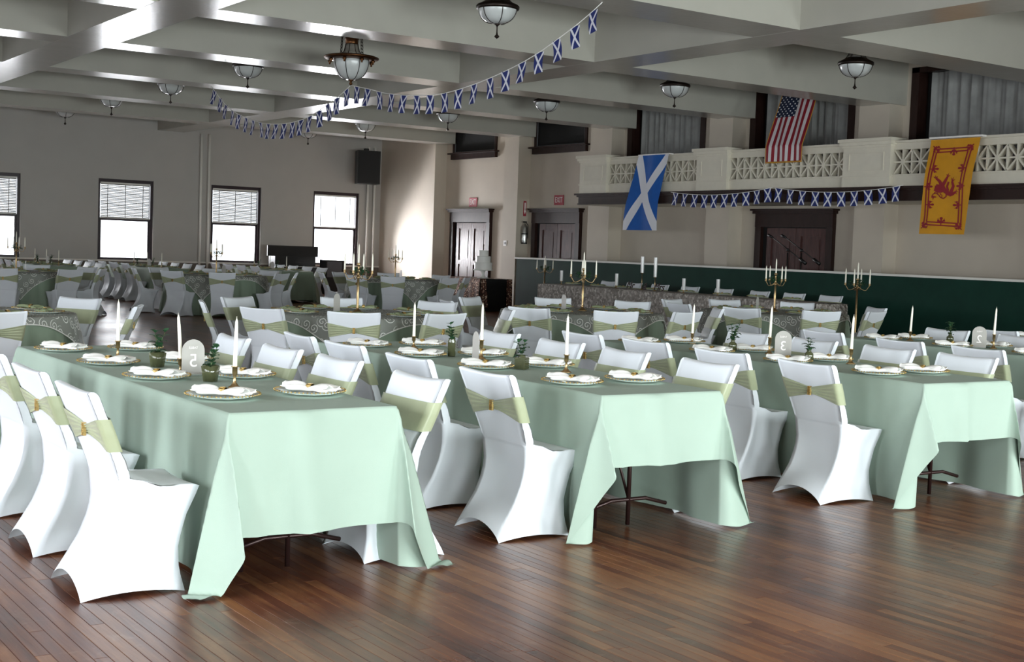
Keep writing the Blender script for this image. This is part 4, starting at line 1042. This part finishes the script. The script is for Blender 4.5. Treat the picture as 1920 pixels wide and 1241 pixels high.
for q in range(8):
    a = q*PI/4; ca, sa = math.cos(a), math.sin(a); mb = MB(); mb.tube([(r*ca, r*sa, z) for r, z in ((.205, .045), (.135, .12), (.11, .2), (.104, .24))], .005, 5); mb.build('skirt_rib', M['bronze'], rt, True)
mb = MB(); mb.lathe([(.1, .235), (.105, .25), (.105, .31), (.12, .32), (.12, .33), (.07, .36), (.02, .41), (.02, .43), (0, .43)], 24); mb.build('crown', M['copper'], rt, True)
mb = MB(); mb.lathe([(.05, -.325), (.025, -.345), (.015, -.365), (.03, -.38), (.024, -.40), (.008, -.415), (0, -.42)], 14); mb.build('finial', M['copper'], rt, True)
for q in range(4):
    a = R(20+90*q); p0 = Vector((.24*math.cos(a), .24*math.sin(a), .04)); p1 = Vector((.17*math.cos(a), .17*math.sin(a), .94)); mb = MB(); n = 17
    for i in range(n):
        c = p0.lerp(p1, (i+.5)/n); d = (p1-p0).normalized(); s = Vector((-math.sin(a), math.cos(a), 0)) if i % 2 else d.cross(Vector((-math.sin(a), math.cos(a), 0)))
        mb.tube([c+d*(.034*math.cos(t))+s*(.016*math.sin(t)) for t in lsp(0, 2*PI, 11)], .0045, 4, cap=False)
    mb.build('chain', M['bronze'], rt, True)
mb = MB(); mb.lathe([(.16, .93), (.16, .95), (0, .95)], 20); mb.build('ceiling_canopy', M['copper'], rt)

# ================================================================ bunting and flags
def cross_flag_mat(name, c, wdt, aspect_fix=1.0):
    m, nt, b, out = nodes(name); L = nt.links.new
    uv = N(nt, 'ShaderNodeTexCoord'); sx = N(nt, 'ShaderNodeSeparateXYZ'); L(uv.outputs['UV'], sx.inputs[0])
    d1 = N(nt, 'ShaderNodeMath', operation='SUBTRACT'); L(sx.outputs['X'], d1.inputs[0]); L(sx.outputs['Y'], d1.inputs[1])
    a1 = N(nt, 'ShaderNodeMath', operation='ABSOLUTE'); L(d1.outputs[0], a1.inputs[0])
    d2 = N(nt, 'ShaderNodeMath', operation='ADD'); L(sx.outputs['X'], d2.inputs[0]); L(sx.outputs['Y'], d2.inputs[1])
    d3 = N(nt, 'ShaderNodeMath', operation='SUBTRACT'); L(d2.outputs[0], d3.inputs[0]); d3.inputs[1].default_value = 1
    a2 = N(nt, 'ShaderNodeMath', operation='ABSOLUTE'); L(d3.outputs[0], a2.inputs[0])
    mn = N(nt, 'ShaderNodeMath', operation='MINIMUM'); L(a1.outputs[0], mn.inputs[0]); L(a2.outputs[0], mn.inputs[1])
    lt = N(nt, 'ShaderNodeMath', operation='LESS_THAN'); L(mn.outputs[0], lt.inputs[0]); lt.inputs[1].default_value = wdt
    nz = N(nt, 'ShaderNodeTexNoise'); nz.inputs['Scale'].default_value = 9; L(coord(nt), nz.inputs['Vector'])
    vr = N(nt, 'ShaderNodeMix', data_type='RGBA'); L(nz.outputs['Fac'], vr.inputs['Factor']); vr.inputs['A'].default_value = tuple(q*.85 for q in lin(c)[:3])+(1,); vr.inputs['B'].default_value = tuple(q*1.15 for q in lin(c)[:3])+(1,)
    mx = N(nt, 'ShaderNodeMix', data_type='RGBA'); L(lt.outputs[0], mx.inputs['Factor']); L(vr.outputs['Result'], mx.inputs['A']); mx.inputs['B'].default_value = lin('E4E4EC')
    L(mx.outputs['Result'], b.inputs['Base Color']); b.inputs['Roughness'].default_value = .75; return m
M['mini'] = cross_flag_mat('small_saltire_print', '1E2B6E', .105); M['saltire'] = cross_flag_mat('large_saltire_print', '0C58AC', .12)
# small flags: four slightly different bends shared by all
FM = []
for k in range(4):
    mb = MB(); rd = random.Random(k); c1, c2 = rd.uniform(-.02, .02), rd.uniform(0, 6)
    mb.grid(lambda u, v: (.012*math.sin(v*4+c2)+c1*(1-v), (u-.5)*.18*(1-.12*(1-v)*(k % 2)), (v-1)*.27), lsp(0, 1, 5), lsp(0, 1, 6)); FM.append(mb.mesh('flag', M['mini'], True))
def bunting(path, n, lab, axis_y=True, tw=0.0, seed=0):
    rt = thing('bunting', (0, 0, 0), 0, lab, 'bunting'); mb = MB(); mb.tube(path, .006, 5); mb.build('cord', M['napkin'], rt, True); rd = random.Random(seed)
    L_ = [0]
    for a, b in zip(path, path[1:]): L_.append(L_[-1]+(Vector(b)-Vector(a)).length)
    for i in range(n):
        s = L_[-1]*(i+.5)/n; j = max(q for q in range(len(L_)) if L_[q] <= s); j = min(j, len(path)-2)
        t = (s-L_[j])/(L_[j+1]-L_[j]); a, b = Vector(path[j]), Vector(path[j+1]); p = a.lerp(b, t); d = (b-a).normalized()
        o = link('flag', FM[rd.randrange(4)], rt); o.location = p; o.rotation_euler = (-math.atan2(d.z, abs(d.y))*.45*(-1 if d.y < 0 else 1)*-1, R(rd.uniform(-5, 5)), R(rd.uniform(-7, 7)+tw))
PA = [(24.97, 4.49), (24.3, 4.12), (23.66, 3.88), (22.63, 3.66), (21.92, 3.585), (21.19, 3.575), (20.47, 3.645), (19.76, 3.82), (19.44, 3.9), (19.05, 4.04)]
PB = [(19.05, 4.04), (18.38, 3.92), (17.86, 3.82), (17.09, 3.73), (16.29, 3.69), (15.52, 3.74), (14.72, 3.85), (13.96, 4.01), (13.24, 4.24), (12.87, 4.38), (12.6, 4.5)]
def smooth_path(P, f):
    out = []
    for i in range(len(P)-1):
        p0, p1, p2, p3 = P[max(i-1, 0)], P[i], P[i+1], P[min(i+2, len(P)-1)]
        for t in lsp(0, 1, 5)[:-1]:
            out.append(tuple(.5*(2*p1[k]+(p2[k]-p0[k])*t+(2*p0[k]-5*p1[k]+4*p2[k]-p3[k])*t*t+(-p0[k]+3*p1[k]-3*p2[k]+p3[k])*t**3) for k in (0, 1)))
    out.append(P[-1]); return [f(q) for q in out]
bunting(smooth_path(PA, lambda q: (9.84, q[0], q[1])), 18, 'string of small blue and white flags sagging left of chandelier', seed=1)
bunting(smooth_path(PB, lambda q: (9.84, q[0], q[1])), 17, 'string of small blue and white flags rising right of chandelier', seed=2)
def sag(y0, z0, y1, z1, s, n=14): return [(18.97, y0+(y1-y0)*t, z0+(z1-z0)*t-s*4*t*(1-t)) for t in lsp(0, 1, n)]
bunting(sag(21.62, 2.86, 18.6, 2.91, .1), 10, 'small flag string under left half of balcony front', seed=3)
bunting(sag(18.6, 2.91, 15.42, 2.89, .11), 10, 'small flag string under right half of balcony front', seed=4)

# the large blue and white flag over the rail
rt = thing('saltire_flag', (18.96, 0, 0), 0, 'large blue flag with white diagonal cross hanging from balcony', 'flag')
def sf(u, v):   # u from left (large y) to right, v up
    yl = interp([(0, 23.2), (.35, 23.1), (.6, 22.98), (.85, 22.82), (1, 22.72)], v); yr = interp([(0, 22.02), (.4, 22.02), (.7, 21.92), (1, 21.72)], v)
    return (.0-.015*math.sin(u*9+v*3)-.02*math.sin(v*7), yl+(yr-yl)*u, 2.03+(3.68-2.03)*v)
mb = MB(); mb.grid(sf, lsp(0, 1, 24), lsp(0, 1, 30)); mb.build('flag_cloth', M['saltire'], rt, True)
mb = MB(); mb.box(-.01, .11, 21.7, 22.75, 3.68, 3.705); mb.build('white_heading', M['white'], rt)

# the striped flag
def stars_mat():
    m, nt, b, out = nodes('striped_flag_print'); L = nt.links.new
    uv = N(nt, 'ShaderNodeTexCoord'); sx = N(nt, 'ShaderNodeSeparateXYZ'); L(uv.outputs['UV'], sx.inputs[0])
    def mth(op, a, b_=None, c_=None):
        n = N(nt, 'ShaderNodeMath', operation=op)
        for i, q in enumerate((a, b_, c_)):
            if q is None: continue
            if isinstance(q, (int, float)): n.inputs[i].default_value = q
            else: L(q, n.inputs[i])
        return n.outputs[0]
    u, v = sx.outputs['X'], sx.outputs['Y']
    st = mth('MODULO', mth('FLOOR', mth('MULTIPLY', u, 13)), 2)           # 0 red, 1 white
    can = mth('MULTIPLY', mth('LESS_THAN', u, 7/13), mth('GREATER_THAN', v, .62))
    cu_ = mth('MULTIPLY', u, 13/7*9); cv = mth('MULTIPLY', mth('SUBTRACT', v, .62), 11/.38)
    fu = mth('SUBTRACT', mth('FRACT', cu_), .5); fv = mth('SUBTRACT', mth('FRACT', cv), .5)
    par = mth('MODULO', mth('ADD', mth('FLOOR', cu_), mth('FLOOR', cv)), 2)
    dd = mth('ADD', mth('MULTIPLY', fu, fu), mth('MULTIPLY', fv, fv))
    star = mth('MULTIPLY', mth('LESS_THAN', dd, .085), mth('LESS_THAN', par, .5))
    m1 = N(nt, 'ShaderNodeMix', data_type='RGBA'); L(st, m1.inputs['Factor']); m1.inputs['A'].default_value = lin('8F1A2B'); m1.inputs['B'].default_value = lin('DCD8DA')
    m2 = N(nt, 'ShaderNodeMix', data_type='RGBA'); L(star, m2.inputs['Factor']); m2.inputs['A'].default_value = lin('1A2440'); m2.inputs['B'].default_value = lin('F0F0F0')
    m3 = N(nt, 'ShaderNodeMix', data_type='RGBA'); L(can, m3.inputs['Factor']); L(m1.outputs['Result'], m3.inputs['A']); L(m2.outputs['Result'], m3.inputs['B'])
    L(m3.outputs['Result'], b.inputs['Base Color']); b.inputs['Roughness'].default_value = .6; return m
rt = thing('striped_flag', (0, 0, 0), 0, 'red and white striped flag with starred blue corner over balcony rail', 'flag')
US = [(2.98, 3.44), (2.98, 3.44)]
def uf(u, v):
    # v 1 at top near the window, 0 at the fringe; over the rail at v=.22
    if v < .2: t = v/.2; x, z = 19.0, 3.40+.32*t; yl, yr = 18.86, 17.90
    else: t = (v-.2)/.8; x, z = 19.0+.7*t, 3.72+1.16*t; yl, yr = 18.86+.30*t, 17.90+.30*t
    return (x-.012*math.sin(u*14+v*5), yl+(yr-yl)*u, z)
mb = MB(); mb.grid(uf, lsp(0, 1, 30), lsp(0, 1, 41)); mb.build('flag_cloth', stars_mat(), rt, True)
mb = MB(); mb.tube([uf(0, v) for v in lsp(0, 1, 16)], .008, 5); mb.tube([uf(1, v) for v in lsp(0, 1, 16)], .008, 5); mb.tube([uf(u, 0) for u in lsp(0, 1, 16)], .018, 5); mb.build('gold_fringe', mat('gold_fringe', 'C08A2E', .7), rt, True)
# pole it hangs from
mb = MB(); mb.tube([(19.7, 18.0, 4.89), (19.7, 19.4, 4.89)], .012, 8); mb.build('hanging_rod', M['dwood2'], rt, True)

# the yellow banner
rt = thing('yellow_banner', (18.96, 0, 0), 0, 'yellow banner with red border and red lion hanging from balcony', 'flag')
def yf(u, v, off=0.0):
    yl = 14.87+.10*(1-v)**1.0*1.0; yr = 13.86+.19*(1-v)
    return (-.012*math.sin(u*5+v*4)-.06*sm(1, .6, v)-off, yl+(yr-yl)*u, 2.03+(3.66-2.03)*v)
mb = MB(); mb.grid(yf, lsp(0, 1, 16), lsp(0, 1, 24)); mb.build('banner_cloth', mat('yellow_banner_fabric', 'D29310', .65, var=.06, vs=5), rt, True)
mb = MB(); mb.box(-.01, .125, 13.84, 14.9, 3.675, 3.705); mb.build('white_heading', M['white'], rt)
def c2uv(x, y):
    t = (y-115)/1075; xl = 935-105*min(1, t*1.25); xr = 1490-155*t
    return ((x-xl)/(xr-xl), 1-t)
def stroke(mb, pts, w0, w1=None, off=.006):
    w1 = w0 if w1 is None else w1; n = len(pts); vs = []; fs = []
    for i, p in enumerate(pts):
        a, b = Vector(pts[max(i-1, 0)]), Vector(pts[min(i+1, n-1)]); d = (b-a).normalized(); nn = Vector((-d.y, d.x)); w_ = (w0+(w1-w0)*i/(n-1))/2
        for s in (-1, 1):
            q = Vector(p)+nn*w_*s; u, v = c2uv(q.x, q.y); vs.append(yf(u, v, off))
    for i in range(n-1): fs.append((2*i, 2*i+1, 2*i+3, 2*i+2))
    mb.add(vs, fs)
def dense(pts, k=6):
    out = []
    for a, b in zip(pts, pts[1:]):
        for t in lsp(0, 1, k)[:-1]: out.append((a[0]+(b[0]-a[0])*t, a[1]+(b[1]-a[1])*t))
    return out+[pts[-1]]
crim = mat('crimson_print', '8E1622', .6)
mb = MB()
fr_o = [(975, 232), (1400, 222), (1300, 1098), (880, 1080)]
def frame(mb, P, w_): 
    P = P+[P[0]]
    for a, b in zip(P, P[1:]): stroke(mb, dense([a, b], 9), w_)
frame(mb, [(978, 225), (1405, 222), (1322, 620), (1298, 1102), (880, 1082), (905, 680)], 15)
frame(mb, [(1003, 262), (1365, 256), (1284, 640), (1268, 1068), (912, 1050), (938, 660)], 15)
mb.build('printed_border', crim, rt)
def blob(mb, x, y, rx, ry, off=.007):
    vs = []
    for i in range(12): 
        a = 2*PI*i/12; u, v = c2uv(x+rx*math.cos(a), y+ry*math.sin(a)); vs.append(yf(u, v, off))
    mb.add(vs, [tuple(range(12))])
for x, y, ang in [(990, 212, 45), (1203, 250, 90), (1400, 212, -45+180), (985, 450, 0), (1322, 450, 180), (918, 650, 0), (1305, 650, 180), (935, 855, 0), (1265, 862, 180), (880, 1100, -45), (1080, 1052, -90), (1285, 1112, 225)]:
    mb = MB(); ca, sa = math.cos(R(ang)), math.sin(R(ang))
    P = lambda a, b: (x+a*ca-b*sa, y+a*sa+b*ca)
    stroke(mb, [P(-38, 0), P(0, 0), P(50, 0)], 10, 22, .007); blob(mb, *P(42, 0), 18, 13); stroke(mb, [P(0, -8), P(22, -34), P(40, -36)], 16, 6, .007); stroke(mb, [P(0, 8), P(22, 34), P(40, 36)], 16, 6, .007); blob(mb, *P(14, -32), 13, 13); blob(mb, *P(14, 32), 13, 13); stroke(mb, [P(-6, -26), P(-6, 26)], 12, 12, .007)
    mb.build('printed_fleur', crim, rt)
mb = MB(); o_ = .008
S = lambda pts, a, b=None: stroke(mb, dense(pts, 4), a, b, o_)
S([(1000, 668), (1040, 680), (1095, 690)], 62, 60); S([(1015, 645), (1075, 655), (1110, 640)], 44, 50); S([(1010, 700), (1060, 706)], 28, 22)
S([(1070, 640), (1105, 690), (1160, 735), (1205, 735)], 60, 40); S([(1080, 640), (1055, 590), (1020, 560)], 42, 24)
for e in ((990, 540), (1008, 525), (1035, 535)): S([(1018, 560), e], 13, 6)
S([(1095, 630), (1125, 580), (1148, 540)], 40, 20)
for e in ((1135, 512), (1160, 505), (1178, 528)): S([(1148, 542), e], 12, 5)
S([(1150, 700), (1140, 650), (1158, 600)], 26, 22); S([(1185, 715), (1212, 650), (1198, 595)], 40, 24)
for e in ((1190, 556), (1215, 548), (1232, 575)): S([(1200, 595), e], 12, 5)
S([(1165, 745), (1200, 740), (1238, 715)], 44, 22)
for e in ((1252, 690), (1266, 710), (1250, 742)): S([(1236, 716), e], 12, 5)
S([(1130, 730), (1130, 765), (1100, 788), (1065, 775), (1045, 745), (1015, 725), (985, 735), (968, 760)], 14, 9); S([(1060, 735), (1085, 750), (1080, 775)], 8); S([(965, 765), (1020, 770)], 26, 12); S([(985, 775), (980, 800)], 16, 4)
for k in range(5): S([(1000+18*k, 715), (992+18*k, 740-10*(k % 2))], 12, 3)
mb.build('printed_lion', crim, rt)
print('objects', len(bpy.data.objects))
